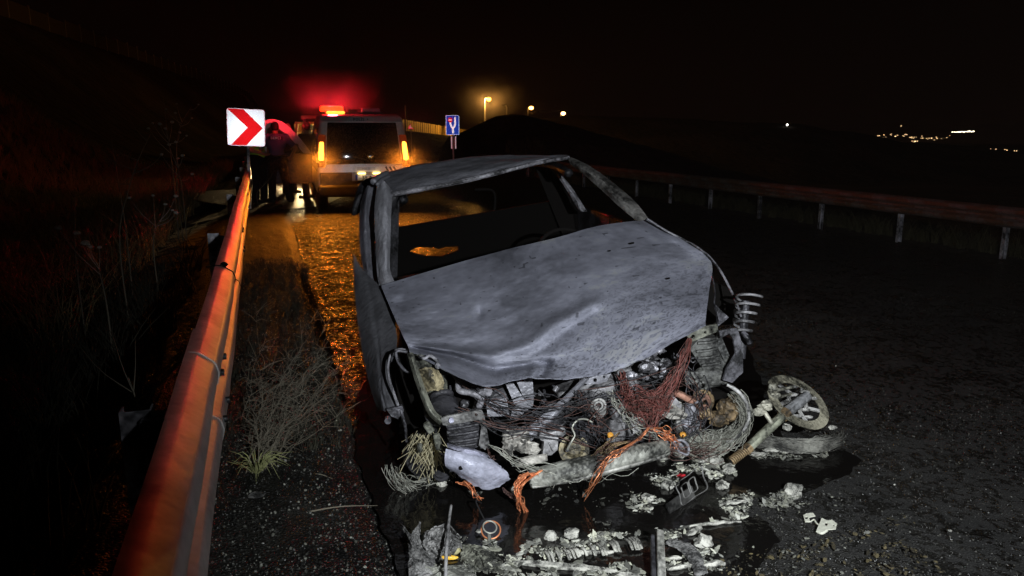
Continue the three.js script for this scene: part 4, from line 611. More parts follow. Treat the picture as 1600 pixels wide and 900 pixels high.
// hood
{
  const rows = [
    [[595, 446, 0], [690, 418, 0.01], [788, 391, 0.015], [862, 373, 0.015], [935, 353, 0.01], [1011, 343, 0]],
    [[607, 474, -0.01], [705, 455, 0.01], [800, 432, 0.02], [885, 408, 0.02], [975, 388, 0.012], [1073, 379, -0.02]],
    [[619, 502, -0.01], [715, 492, 0.005], [810, 470, 0.02], [905, 445, 0.022], [1005, 425, 0.015], [1111, 409, -0.05]],
    [[631, 528, -0.01], [720, 524, 0.0], [815, 512, 0.02], [910, 488, 0.022], [1005, 464, 0.015], [1108, 455, -0.045]],
    [[638, 542, -0.015], [722, 558, -0.02], [815, 558, -0.005], [910, 545, 0.012], [1005, 514, 0.012], [1104, 486, -0.03]],
    [[640, 552, -0.01], [752, 602, 0.02], [815, 591, 0.01], [900, 590.5, 0.0], [985, 570, 0.0], [1102, 506, -0.03]]];
  const place = (px, py, h, u, v) => {
    h += -0.042 * ridgeLine(u, v, [[0.06, 0.80], [0.17, 0.80], [0.30, 0.88], [0.47, 0.855]], 0.03) + 0.028 * ridgeLine(u, v, [[0.10, 0.74], [0.3, 0.78], [0.42, 0.72], [0.52, 0.62], [0.63, 0.57]], 0.04) - 0.012 * ridgeLine(u, v, [[0.42, 0.80], [0.52, 0.70], [0.62, 0.63]], 0.03);
    h += 0.012 * ridgeLine(u, v, [[0.93, 0.05], [0.86, 0.42], [0.90, 0.98]], 0.022) - 0.012 * ridgeLine(u, v, [[0.95, 0.2], [0.93, 0.6]], 0.02) - 0.018 * bump2(u, v, 0.27, 0.42, 0.012, 0.05) + 0.01 * bump2(u, v, 0.255, 0.42, 0.02, 0.07);
    h += -0.016 * bump2(u, v, 0.05, 0.22, 0.03, 0.06) - 0.03 * ridgeLine(u, v, [[0.49, 0.86], [0.47, 0.97]], 0.018) + 0.018 * ridgeLine(u, v, [[0.45, 0.86], [0.44, 0.97]], 0.02);
    h += 0.016 * (fbm(u * 4, v * 4, 3, 3) - 0.5) + 0.011 * (fbm(u * 11, v * 9, 8, 3) - 0.5) + 0.004 * (fbm(u * 30, v * 24, 18, 3) - 0.5) + 0.010 * Math.sin(u * 9 + v * 14) * ss(0.45, 0.8, v) * (1 - u) * 0.8;
    return onHood(px + 2.2 * (fbm(u * 9, v * 3, 5) - 0.5) * (v > 0.98 || v < 0.02 ? 2 : 0), py + (v > 0.98 ? 5 * (fbm(u * 16, 2, 5) - 0.5) : 0), h);
  };
  P('hood', sheet(rows, 150, 110, place, 0.004, true), M.hood);
  P('hood_frame', [sheet([[[645, 553, 0], [750, 595, 0], [820, 588, 0], [900, 588, 0], [985, 567, 0], [1098, 505, 0]], [[660, 552, 0], [755, 585, 0], [825, 580, 0], [900, 578, 0], [980, 556, 0], [1088, 498, 0]]], 40, 4, (a, b, c, u, v) => onHood(a, b, -0.03 - 0.02 * v), 0.004)], M.inner);
  for (const [x, y, s] of [[987, 380, 0.010], [1044, 435, 0.006], [952, 392, 0.005]]) P('hood_hole', toCar(xf(new THREE.CylinderGeometry(s, s, 0.005, 10), onHood(x, y, 0.022).applyMatrix4(CAR_I).toArray(), [0.25, 0, 0], [1.5, 1, 0.8])), M.soot);
}
// roof and pillars
P('roof', sheet([
  [[600, 288, 6.0], [650, 276, 6.05], [705, 266, 6.1], [765, 258, 6.15], [820, 254, 6.2], [868, 251, 6.2]],
  [[604, 271, 5.3], [650, 259, 5.3], [705, 249, 5.35], [765, 243.5, 5.4], [820, 242.5, 5.4], [872, 243, 5.4]],
  [[601, 279, 5.02], [655, 266, 5.0], [712, 257, 5.05], [775, 249, 5.1], [828, 246, 5.1], [878, 243.5, 5.15]],
  [[606, 294, 4.74], [658, 281, 4.72], [718, 268, 4.75], [785, 254, 4.8], [840, 247, 4.85], [886, 243.8, 4.9]],
  [[610, 303, 4.6], [661, 292, 4.58], [721, 280, 4.6], [791, 263.5, 4.65], [846, 251, 4.7], [888, 245, 4.75]]], 70, 50, (x, y, d, u, v) => at(x, y, d).add(V(0, 0.03 * (fbm(u * 5, v * 4, 12, 3) - 0.5) * ss(0, 0.15, v), 0)), 0.004), M.panel(0.30, 0.30, 0.34, { roughness: 0.9, metalness: 0 }));
P('roof_header', pipe([[611, 304, 4.55], [662, 295, 4.53], [722, 283.5, 4.55], [792, 266.5, 4.6], [847, 253, 4.66], [889, 246, 4.72]].map((a) => at(...a)), (t) => 0.014 - 0.004 * t + 0.004 * fbm(t * 14, 1, 1), 8), M.steelPale);
const col = (rows, D, mat, name, amp = 0.02, seed = 1) => P(name, sheet(rows.map((r, i) => r.map(([x, y, o = 0]) => [x, y, D[i] + o])), 20, 46, (x, y, d, u, v) => at(x, y, d + amp * (fbm(u * 3, v * 7, seed, 3) - 0.5)), 0.004), mat);
col([[[590, 282, .03], [598, 281, -.01], [605, 288, -.04], [613, 298, .03]], [[585, 330, .03], [593, 330, -.02], [603, 330, -.05], [611.5, 330, .03]], [[587, 382, .04], [594, 380, 0], [603, 380, -.05], [610, 380, .03]], [[589, 424, .03], [595, 425, -.02], [604, 424, -.04], [609.5, 420, .03]], [[592, 447, .03], [598, 447, -.02], [606, 446, -.03], [617, 441, .02]]], [4.56, 4.36, 4.2, 4.06, 3.98], M.panel(0.42, 0.42, 0.46), 'windscreen_pillar', 0.05, 3);
col([[[568, 300, .04], [574, 290, -.02], [580, 285, 0], [589, 281, .02]], [[562, 330, .05], [570, 330, -.03], [577, 330, 0], [585, 330, .02]], [[562, 385, .05], [570, 385, -.02], [578, 385, 0], [585, 385, .03]], [[569, 430, .04], [576, 432, -.02], [583, 436, 0], [590, 442, .03]]], [4.72, 4.6, 4.42, 4.2], M.panel(0.2, 0.2, 0.23), 'door_frame', 0.06, 5);
P('frame_cap', [cpipe([[583, 284, -0.75], [592, 277, -0.85], [604, 271, -1.0]], 0.02), cpipe([[589, 288, -0.7], [598, 280, -0.8], [608, 275, -0.95]], 0.012)], M.bare);
P('bent_door_flap', [sheet([[[584, 277, 5.0], [572, 281, 4.95], [562, 287, 4.9]], [[574, 300, 4.85], [562, 305, 4.8], [554, 315, 4.8]], [[562, 332, 4.8], [555, 336, 4.78], [549, 337, 4.75]]], 12, 12, (x, y, d) => at(x, y, d), 0.006)], M.steelDark);
col([[[892, 246.5, .03], [889, 249, -.02], [890, 252, -.01], [891, 256, .03]], [[921, 260, .03], [917, 263, -.02], [913, 267, -.02], [910, 270, .03]], [[958, 286.5, .03], [953, 290, -.03], [947, 294, -.02], [941, 297, .03]], [[992, 316, .02], [985, 320, -.02], [977, 323, -.01], [970, 324, .03]], [[1012, 341, .02], [1008, 343, -.01], [1002, 345, -.01], [996, 345, .03]]], [4.78, 4.62, 4.45, 4.3, 4.18], burnt(0.24, 0.235, 0.22), 'windscreen_pillar', 0.03, 9);
col([[[862, 262], [866, 262, -.03], [873, 266]], [[886, 298], [891, 297, -.03], [897, 298]], [[905, 331], [910, 330, -.03], [917, 330]]], [5.6, 5.5, 5.4], M.steelPale, 'centre_pillar', 0.03, 13);
// cabin: floor, firewall, seats, bench, rear quarter, tail
const loc = (g) => toCar(g);
const quad = (pts, th, back) => plate(pts.map(([x, y]) => [x, y]), (x, y) => V(0, 0, 0), th, back);
P('floor_pan', loc(bx(1.5, 0.04, 3.1, [0, 0.2, -1.55], [0, 0, 0], 0.01)), M.inner);
P('firewall', loc(bx(1.4, 0.62, 0.03, [0, 0.5, -0.02])), M.soot);
P('dashboard_beam', [loc(xf(new THREE.CylinderGeometry(0.03, 0.03, 1.36, 12), [0, 0.86, -0.32], [0, 0, Math.PI / 2])), loc(bx(0.3, 0.22, 0.12, [0.05, 0.72, -0.3], [0.2, 0, 0])), loc(bx(1.34, 0.1, 0.2, [0, 0.88, -0.16]))], M.inner);
{ const w = P('steering_wheel', loc(xf(new THREE.TorusGeometry(0.17, 0.012, 8, 32), [0.36, 0.84, -0.55], [-0.6, 0, 0])), M.inner); P('steering_column', rod(C(0.36, 0.84, -0.55), C(0.36, 0.84, -0.3), 0.025), M.inner, w); }
for (const x of [-0.36, 0.36]) { const s = P('seat_frame', [loc(pipe([V(x - 0.2, 0.4, -1.0), V(x - 0.2, 0.6, -1.15), V(x - 0.17, 0.74, -1.2), V(x, 0.77, -1.21), V(x + 0.17, 0.74, -1.2), V(x + 0.2, 0.6, -1.15), V(x + 0.2, 0.4, -1.0)], 0.014, 8)), loc(bx(0.44, 0.06, 0.46, [x, 0.4, -0.85]))], M.inner); P('seat_springs', [...Array(4)].map((_, i) => loc(pipe([V(x - 0.18, 0.46 + i * 0.07, -1.05 - i * 0.03), V(x, 0.47 + i * 0.07, -1.02 - i * 0.03), V(x + 0.18, 0.46 + i * 0.07, -1.05 - i * 0.03)], 0.004, 4))), M.inner, s); }
{ // rear bench back with a ragged hole burnt through it
  const n = [[-0.72, 0.22], [0.72, 0.22], [0.72, 1.0], [-0.72, 0.995]], hole = []; const hp = [[640, 392], [652, 386], [676, 387], [686, 389], [696, 386], [716, 385], [717, 391], [704, 396], [690, 401], [664, 400], [650, 397]].map(([x, y]) => L(x, y, -2.2));
  const sh = new THREE.Shape(n.map((p) => new THREE.Vector2(...p))); sh.holes.push(new THREE.Path(hp.map((p) => new THREE.Vector2(p.x, p.y)))); const e = new THREE.ExtrudeGeometry(sh, { depth: 0.04, bevelEnabled: false }); e.translate(0, 0, -2.24);
  P('rear_bench', loc(e), M.soot);
}
for (const s of [-1, 1]) {
  const side = (pts, z0) => { const sh = new THREE.Shape(pts.map(([z, y]) => new THREE.Vector2(z, y))), e = new THREE.ExtrudeGeometry(sh, { depth: 0.03, bevelEnabled: true, bevelSize: 0.008, bevelThickness: 0.008, bevelSegments: 1 }); e.rotateY(-Math.PI / 2); e.translate(s * 0.80 + 0.015, 0, 0); const p = e.attributes.position; for (let i = 0; i < p.count; i++) { const y = p.getY(i), z = p.getZ(i); p.setX(i, p.getX(i) * (1 - 0.30 * ss(0.92, 1.42, y)) + s * 0.03 * Math.sin((y - 0.3) * 3.2)); } e.deleteAttribute('normal'); e.computeVertexNormals(); return loc(creased(e, 30)); };
  P('rear_quarter', side([[-1.95, 0.28], [-1.95, 0.96], [-2.05, 1.0], [-1.98, 1.37], [-2.2, 1.385], [-2.75, 0.98], [-3.0, 0.9], [-3.05, 0.35]]), s < 0 ? M.steelDark : M.inner);
  P('door_panel', side([[-1.05, 0.25], [-1.05, 0.95], [-1.94, 0.96], [-1.94, 0.28]]), M.steelDark);
  P('front_door_panel', side([[-0.02, 0.25], [-0.1, 0.92], [-1.03, 0.95], [-1.03, 0.25]]), M.steelDark);
  P('sill', loc(bx(0.12, 0.12, 2.0, [s * 0.76, 0.22, -1.0])), M.steelDark);
  if (s < 0) P('centre_pillar', loc(pipe([V(-0.78, 0.95, -1.05), V(-0.68, 1.2, -1.08), V(-0.56, 1.385, -1.12)], 0.035, 8)), M.steelDark);
  P('roof_rail', loc(pipe([V(s * 0.55, 1.29, -0.98), V(s * 0.55, 1.33, -1.4), V(s * 0.53, 1.34, -2.1)], 0.03, 8)), M.steelDark);
}
P('tail_sill', loc(bx(1.5, 0.16, 0.1, [0, 0.28, -3.0])), M.steelDark);
P('rear_bracket', pipe([[742, 296, 6.2], [771, 299, 6.2], [772, 338, 6.2]].map((a) => at(...a)), 0.012, 6), M.inner);
// left wing and wheel arch
P('front_wing', sheet([
  [[552, 395, 4.15], [566, 420, 4.05], [582, 436, 3.98], [594, 447, 3.92]], [[553, 440, 4.0], [570, 452, 3.88], [592, 462, 3.8], [604, 474, 3.75]], [[557, 490, 3.8], [578, 500, 3.66], [601, 506, 3.58], [617, 505, 3.56]],
  [[564, 540, 3.6], [586, 545, 3.44], [601, 543, 3.4], [619, 541, 3.38]], [[572, 580, 3.46], [590, 584, 3.3], [600, 582, 3.27], [607, 578, 3.27]], [[581, 615, 3.34], [594, 617, 3.2], [602, 613, 3.18], [610, 606, 3.18]], [[590, 642, 3.26], [600, 642, 3.13], [610, 639, 3.12], [621, 634, 3.12]]], 26, 60, (x, y, d, u, v) => at(x, y, d + 0.03 * (fbm(u * 3, v * 5, 4, 3) - 0.5) + 0.012 * Math.exp(-(((u - 0.45) / 0.06) ** 2))), 0.005), M.panel(0.10, 0.10, 0.11));
P('arch_lip', cpipe([[636, 547, 0.62], [622, 546, 0.66], [611, 555, 0.72], [606.5, 572, 0.76], [608, 592, 0.82], [615, 614, 0.88], [622, 634, 0.9]], 0.006), M.steelPale);
P('wing_bracket', [cplate([[604, 640], [628, 634], [631, 642], [627, 648], [622, 655], [611, 650]], 0.9, 0.02), cpipe([[626, 640, 0.9], [633, 665, 0.9], [635, 690, 0.88]], 0.006), ccyl(606, 656, 0.9, 0.014, 0.03, 12)], M.steel);
P('arch_loop', cpipe([[637, 550, 0.8], [620, 549, 0.8], [621, 562, 0.82], [632, 578, 0.86], [640, 582, 0.86], [637, 556, 0.8]], 0.007), M.steel);
P('inner_arch', cplate([[612, 560], [640, 552], [662, 640], [690, 690], [650, 730], [628, 660]], 0.55, 0.02), M.soot);
P('wing_rail', sheet([[[636, 553, 0.92], [640, 551, 0.94], [646, 551, 0.92]], [[650, 600, 0.94], [655, 598, 0.97], [661, 597, 0.94]], [[668, 645, 0.96], [672, 642, 0.99], [679, 640, 0.96]], [[687, 664, 0.97], [691, 660, 1.0], [697, 655, 0.97]]], 8, 40, (x, y, z, u, v) => F(x, y, z + 0.012 * (fbm(u * 3, v * 9, 1) - 0.5)), 0.006), M.greenish);
P('lamp_backing', sheet([[[641, 553, 0.8], [668, 556, 0.84], [694, 566, 0.78]], [[652, 580, 0.82], [678, 578, 0.88], [698, 590, 0.8]], [[663, 610, 0.82], [682, 606, 0.88], [700, 615, 0.8]], [[668, 632, 0.78], [686, 634, 0.8], [705, 640, 0.75]]], 24, 30, (x, y, z, u, v) => F(x, y, z + 0.03 * (fbm(u * 5, v * 5, 2, 3) - 0.5)), 0.006), M.greenish);
P('melted_lens', sheet([[[655, 578, 0.9], [668, 574, 0.93], [684, 577, 0.9]], [[660, 596, 0.91], [676, 592, 0.95], [694, 598, 0.9]], [[666, 612, 0.9], [680, 610, 0.93], [691, 609, 0.9]]], 20, 20, (x, y, z, u, v) => F(x + 4 * (fbm(u * 8, v * 8, 3) - 0.5), y + 4 * (fbm(u * 8, v * 8, 9) - 0.5), z + 0.02 * (fbm(u * 6, v * 6, 2, 3) - 0.5)), 0.006), M.yellowish);
P('hinge_arm', [cpipe([[655, 557, 0.9], [664, 560, 0.93], [672, 556, 0.92], [684, 564, 0.92]], 0.007), ccyl(684, 571, 0.92, 0.012, 0.02), cpipe([[716, 596, 0.85], [718, 610, 0.9], [736, 614, 0.93], [752, 622, 0.93], [748, 636, 0.92]], 0.014), ccyl(752, 615, 0.93, 0.016, 0.03), ccyl(761, 610, 0.9, 0.02, 0.04)], M.steelPale);
P('black_bucket', [ccyl(690, 640, 0.86, 0.075, 0.05, 24, [0.4, 0, 0]), ctor(690, 618, 0.88, 0.04, 0.012, [0.9, 0, 0])], M.steelDark);
P('headlamp_shell', [cplate([[700, 570], [730, 580], [752, 600], [756, 640], [742, 650], [712, 640], [700, 610]], 0.72, 0.03)], M.inner);
// ribbed boxes behind the bumper, left and right
function ribbed(pts, z, ribs, m, name) { const q = P(name, cplate(pts, z, 0.06), m); for (const [x0, y0, x1, y1] of ribs) P('rib', cpipe([[x0, y0, z + 0.012], [(x0 + x1) / 2, (y0 + y1) / 2 + 1, z + 0.016], [x1, y1, z + 0.012]], 0.0075, 6), m, q); return q; }
const slatBox = ribbed([[697, 664], [752, 655], [752, 694], [744, 700], [706, 699], [700, 690]], 0.95, [[699, 671, 750, 662], [701, 681, 748, 673], [702, 691, 748, 684], [704, 698, 745, 693]], M.steelDark, 'crash_box');
P('crash_box_flange', cplate([[689, 654], [700, 650], [744, 642], [752, 644], [754, 655], [697, 665], [692, 664]], 1.0, 0.012, [[705, 656, 4], [744, 648, 2.6]]), burnt(0.3, 0.3, 0.29), slatBox);
P('crash_box_cheek', cplate([[744, 641], [753, 641], [757, 650], [766, 700], [758, 703], [748, 696], [752, 668]], 0.985, 0.015, [[745, 647, 1.6]]), burnt(0.28, 0.28, 0.28), slatBox);
P('flange_bolt', ccyl(705, 656, 1.005, 0.011, 0.02, 12), M.lavender, slatBox);
const slatBox2 = ribbed([[1078, 545], [1092, 530], [1122, 527], [1132, 556], [1128, 580], [1112, 600], [1094, 570]], 0.86, [[1090, 536, 1121, 532], [1088, 549, 1122, 544], [1090, 560, 1124, 555], [1096, 571, 1126, 566]], burnt(0.17, 0.175, 0.165), 'crash_box');
P('crash_box_flange', cplate([[1068, 520], [1095, 512], [1121, 506], [1122, 518], [1106, 524], [1082, 534]], 0.9, 0.012, [[1112, 515.5, 2], [1102, 519.5, 2], [1083, 526, 3]]), M.greenish, slatBox2);
P('crash_box_cheek', cplate([[1122, 516], [1126, 522], [1140, 556], [1131, 562], [1123, 546]], 0.88, 0.02), burnt(0.3, 0.31, 0.3), slatBox2);
P('crash_box_base', [clump(1108, 588, 0.85, 0.06, 4, [1.4, 0.8, 0.5]), clump(1124, 572, 0.84, 0.05, 14, [1, 1.1, 0.5]), ctor(1098, 603, 0.9, 0.018, 0.008), cplate([[1068, 580], [1086, 582], [1094, 592], [1090, 600], [1072, 601]], 0.88, 0.02, [[1085, 594, 2]])], burnt(0.2, 0.205, 0.19), slatBox2);
P('side_plate', cplate([[1123, 517], [1140, 514], [1152, 512], [1158, 532], [1161, 556], [1161, 582], [1144, 598], [1130, 594], [1136, 575], [1150, 553], [1146, 530], [1140, 521], [1127, 528]], 0.93, 0.012), burnt(0.2, 0.2, 0.225));
// bumper scrap, radiator parts, engine face
P('bumper_scrap', sheet([[[697, 701, 1.08], [722, 707, 1.1], [756, 712, 1.09], [776, 722, 1.06]], [[695, 712, 1.09], [725, 720, 1.13], [758, 726, 1.12], [788, 733, 1.07]], [[696, 728, 1.08], [725, 738, 1.12], [757, 745, 1.11], [797, 745, 1.06]], [[704, 735, 1.06], [728, 749, 1.08], [757, 765, 1.07], [786, 757, 1.04]]], 44, 30, (x, y, z, u, v) => F(x + 3 * (fbm(u * 9, v * 9, 7) - 0.5) * (u > 0.9 || v > 0.9 ? 2.5 : 0), y + (v > 0.95 ? 6 * (fbm(u * 9, 3, 7) - 0.5) : 0), z + 0.018 * (fbm(u * 4, v * 4, 5, 3) - 0.5) + 0.012 * Math.sin(v * 3)), 0.005), M.panel(0.56, 0.57, 0.69, { roughness: 0.45 }));
P('scrap_hole', ccyl(720, 731, 1.128, 0.009, 0.006, 14), M.soot);
P('bumper_scrap_lip', cplate([[699, 695], [714, 700], [740, 704], [763, 712], [766, 717], [735, 711], [699, 699]], 1.09, 0.02), burnt(0.45, 0.46, 0.58));
P('diagonal_brace', [sheet([[[911, 590, 0.86], [915, 592, 0.88], [921, 592, 0.86]], [[880, 621, 0.9], [886, 624, 0.92], [891, 624, 0.9]], [[848, 648, 0.94], [858, 656, 0.96], [864, 658, 0.94]], [[815, 676, 0.97], [824, 684, 0.99], [830, 689, 0.97]]], 10, 40, (x, y, z) => F(x, y, z), 0.012), ccyl(843, 656, 0.965, 0.006, 0.012, 10)], M.bare);
P('brace_end', cplate([[905, 595], [930, 588], [955, 584], [948, 596], [935, 600], [918, 601]], 0.85, 0.012, [[930, 594, 3], [944, 589, 2]]), M.bare);
P('tank_bracket', [cplate([[791, 602], [803, 600], [820, 625], [834, 621], [833, 634], [806, 655], [797, 655], [803, 630]], 0.9, 0.015), cplate([[760, 632], [768, 626], [792, 622], [796, 650], [762, 651]], 0.92, 0.03), cplate([[808, 598], [832, 591], [834, 619], [818, 621]], 0.84, 0.03)], M.bare);
P('dark_tank', cplate([[764, 612], [786, 606], [797, 628], [766, 632]], 0.88, 0.03), M.steelDark);
P('melted_block', [clump(800, 692, 0.98, 0.045, 1, [0.9, 0.7, 0.7], 4, 0.6), clump(815, 694, 0.98, 0.05, 2, [0.9, 0.7, 0.7], 4, 0.6), clump(829, 701, 0.96, 0.04, 3, [0.9, 0.6, 0.7], 4, 0.6), clump(795, 678, 0.96, 0.03, 5, [0.9, 0.9, 0.7], 3, 0.6), clump(793, 704, 0.98, 0.03, 8, [0.8, 0.9, 0.7], 3, 0.6), cbox(812, 681, 0.97, 0.075, 0.05, 0.06, [0.1, 0.2, 0.1])], M.alu);
P('grey_housing', [cplate([[851, 683], [873, 680], [871, 703], [862, 711], [848, 712]], 1.0, 0.04), cpipe([[848, 684, 1.0], [857, 679, 1.0], [868, 676, 1.0], [876, 672, 1.0]], 0.012), ccyl(849, 680, 1.0, 0.02, 0.03), ccyl(876, 673, 1.0, 0.02, 0.03), cpipe([[858, 692, 1.006], [864, 704, 1.006]], 0.003)], burnt(0.46, 0.46, 0.47));
P('compressor_pulley', [ccyl(866, 650, 0.86, 0.062, 0.05, 28), ctor(866, 650, 0.89, 0.055, 0.010)], M.steelDark);
{ const h = P('horn_disc', [ccyl(897, 703, 1.0, 0.064, 0.012, 32, [-0.5, -0.2, 0]), ccyl(897, 699, 1.01, 0.045, 0.02, 28, [-0.5, -0.2, 0], 0.03)], M.yellowish); P('horn_wire', cpipe([[886, 703, 1.05], [893, 690, 1.06], [898, 680, 1.05], [894, 668, 1.03], [902, 657, 1.02], [915, 655, 1.0], [926, 660, 1.0]], 0.004), M.wire, h); P('horn_nut', ccyl(886, 703, 1.03, 0.008, 0.012, 6), M.steelPale, h); }
P('alternator', [ccyl(911, 672, 0.94, 0.046, 0.09, 24, [0.2, 0.3, 0]), ...[-3, -1, 1, 3].map((k) => cbox(911 + k * 5, 672, 0.99, 0.006, 0.07, 0.02))], M.steel);
P('water_pipe_ring', [ctor(935, 634, 0.97, 0.029, 0.007), ctor(935, 634, 0.985, 0.017, 0.005), ccyl(931, 638, 0.93, 0.04, 0.05, 24)], burnt(0.46, 0.46, 0.44));
P('engine_casing', [cbox(958, 665, 0.86, 0.1, 0.13, 0.1, [0.1, 0.3, -0.3], 0.02), cbox(990, 672, 0.9, 0.07, 0.08, 0.07, [0.2, 0.1, 0.2], 0.02), cbox(945, 610, 0.78, 0.16, 0.1, 0.1, [0.1, 0, 0.1], 0.02), cbox(1000, 590, 0.7, 0.22, 0.16, 0.1, [0, 0, 0.1], 0.02), cbox(900, 618, 0.74, 0.18, 0.12, 0.12, [0, 0, 0.1], 0.02)], burnt(0.3, 0.3, 0.31));
P('intake_pipe', [cpipe([[956, 648, 0.95], [968, 640, 0.93], [984, 632, 0.9], [998, 640, 0.92]], 0.026, 10), cpipe([[982, 595, 0.82], [990, 610, 0.86], [988, 630, 0.9]], 0.022, 10)], burnt(0.36, 0.36, 0.38));
P('cracked_cover', [cplate([[984, 654], [998, 645], [1008, 660], [1004, 674], [990, 678]], 0.98, 0.015), cplate([[1036, 626], [1050, 604], [1056, 622], [1066, 634], [1060, 645], [1040, 634]], 0.96, 0.015)], burnt(0.6, 0.6, 0.62));
P('broken_manifold', [clump(1046, 640, 0.93, 0.05, 21, [1.1, 0.5, 0.6], 3, 0.5), clump(1068, 632, 0.92, 0.035, 22, [0.7, 0.9, 0.6], 3, 0.6), cplate([[1030, 645], [1050, 630], [1075, 648], [1070, 655], [1045, 655]], 0.98, 0.02)], M.alu);
P('foil_scraps', [...Array(26)].map((_, i) => { const r = rng(300 + i); return clump(985 + 58 * r(), 548 + 42 * r() + (1040 - 985) * 0.0, 0.86 + 0.05 * r(), 0.008 + 0.016 * r(), i, [1.3, 0.9, 0.5], 1, 0.7); }), burnt(0.42, 0.42, 0.46, { metalness: 0.5, roughness: 0.4 }));
stuff(car.children.at(-1));
P('suspension_arm', [cpipe([[1056, 614, 0.98], [1066, 618, 1.0], [1078, 625, 0.99], [1090, 628, 0.97]], 0.016, 10), ctor(1098, 628, 0.97, 0.028, 0.011), ctor(1101, 629, 0.99, 0.016, 0.006)], M.rustPink);
P('hub_flange', [ctor(1097, 628, 0.93, 0.045, 0.012), ccyl(1101, 630, 0.95, 0.014, 0.05, 16)], M.tan);
P('strut_mount', [ccyl(1080, 640, 0.95, 0.03, 0.06, 20, [0.9, 0, 0]), ccyl(1082, 632, 0.97, 0.034, 0.012, 20, [0.9, 0, 0]), cbox(1075, 660, 0.92, 0.08, 0.08, 0.08, [0.1, 0.2, 0.5], 0.02)], M.bare);
P('short_post', cbox(1061, 668, 1.02, 0.026, 0.07, 0.02), burnt(0.4, 0.4, 0.38));
P('brown_lump', [clump(1137, 640, 0.92, 0.055, 31, [0.85, 0.9, 0.7], 4, 0.55), clump(1122, 655, 0.94, 0.045, 32, [1, 0.7, 0.7], 4, 0.55), clump(1147, 628, 0.9, 0.04, 33, [0.7, 1, 0.7], 4, 0.55), clump(1104, 648, 0.95, 0.03, 34, [1.1, 0.7, 0.7], 3, 0.55)], M.tan);
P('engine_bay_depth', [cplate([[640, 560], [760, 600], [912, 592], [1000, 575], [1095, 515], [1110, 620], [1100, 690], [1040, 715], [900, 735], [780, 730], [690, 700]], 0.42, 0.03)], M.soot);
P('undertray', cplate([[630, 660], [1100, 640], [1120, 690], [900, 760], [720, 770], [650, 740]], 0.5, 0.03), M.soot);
P('bumper_beam', [pipe([[828, 750, 1.1], [860, 742, 1.12], [920, 730, 1.13], [980, 715, 1.12], [1040, 700, 1.08]].map((a) => F(...a)), (t) => 0.036 + 0.012 * Math.sin(t * 3.1), 14), ], burnt(0.42, 0.43, 0.38));
P('beam_edge', [cpipe([[832, 760, 1.13], [900, 748, 1.165], [970, 731, 1.165], [1040, 712, 1.12]], 0.008)], burnt(0.6, 0.6, 0.55));
P('beam_bracket', [cplate([[1030, 688], [1052, 684], [1072, 692], [1076, 706], [1062, 700], [1040, 706]], 1.06, 0.02), cpipe([[1052, 690, 1.1], [1066, 688, 1.1], [1076, 700, 1.1], [1074, 710, 1.1], [1062, 706, 1.1], [1052, 690, 1.1]], 0.006)], M.bare);
P('pale_strip', cplate([[804, 720], [830, 714], [855, 711], [856, 720], [830, 727], [806, 727]], 1.04, 0.015), M.alu);
P('dark_collar', ccyl(915, 722, 1.12, 0.02, 0.05, 14, [0, 1.2, 0]), M.tan);
// right side: wing edge, spring
P('wing_edge', cpipe([[1012, 342, -0.05], [1040, 360, 0.05], [1073, 377, 0.12], [1102, 395, 0.3], [1122, 418, 0.42], [1138, 446, 0.55], [1150, 472, 0.66], [1158, 495, 0.75]], 0.006), M.steelPale);
P('wing_liner', cplate([[1108, 455], [1113, 440], [1140, 450], [1158, 492], [1150, 506], [1130, 508], [1104, 506]], 0.35, 0.02), M.soot);
P('wing_stay', [cpipe([[1113, 430, 0.4], [1117, 460, 0.6], [1116, 475, 0.66], [1123, 505, 0.8]], 0.004), cplate([[1118, 476], [1128, 486], [1139, 496], [1122, 510]], 0.6, 0.01)], M.steel);
{ const a = F(1171, 460, 0.72), b = F(1157, 530, 0.78), pts = [], ax = b.clone().sub(a), u = V(1, 0, 0.1).projectOnPlane(ax.clone().normalize()).normalize(), w = ax.clone().normalize().cross(u); for (let i = 0; i <= 110; i++) { const t = i / 110, an = t * 5.2 * 2 * Math.PI, r = 0.056 * (1 - 0.3 * t); pts.push(a.clone().addScaledVector(ax, t).addScaledVector(u, Math.cos(an) * r).addScaledVector(w, Math.sin(an) * r)); } const s = P('coil_spring', pipe(pts, 0.0065, 7, 260), burnt(0.26, 0.26, 0.27)); P('spring_seat', [cpipe([[1160, 520, 0.8], [1166, 526, 0.82], [1172, 536, 0.82]], 0.014)], M.steel, s); }
P('strut', rod(F(1165, 470, 0.70), F(1158, 560, 0.75), 0.02), M.steelDark);
// the wire belts left of the burnt front tyres
function tyreWires(cx, cy, z, R, n, seed, tilt, mat, arc, spread, yk = 1) { const r = rng(seed), gs = [], c = L(cx, cy, z); for (let i = 0; i < n; i++) { const rr = R * (0.72 + 0.34 * r()), len = (arc[1] - arc[0]) * (0.3 + 0.75 * r()), a0 = arc[0] + (arc[1] - arc[0] - len) * r() + 0.2 * (r() - 0.5), off = (r() - 0.5) * spread, ox = (r() - 0.5) * R * 0.14, oy = (r() - 0.5) * R * 0.14, pts = []; for (let k = 0; k <= 14; k++) { const a = a0 + len * k / 14, q = rr * (1 + 0.22 * (fbm(k * 0.5, i, seed, 2) - 0.5)); pts.push(V(ox + Math.cos(a) * q, oy + Math.sin(a) * q * yk, off + 0.07 * (fbm(k * 0.45, i, seed + 5, 2) - 0.5))); } gs.push(toCar(xf(pipe(pts, 0.0008 + 0.0012 * r() * r(), 4, 28), c.toArray(), tilt))); } return gs; }
stuff(P('tyre_wire', tyreWires(1112, 648, 0.93, 0.165, 80, 5, [0.15, -0.35, 0], M.wire, [-3.2, 0.9], 0.09), M.wire));
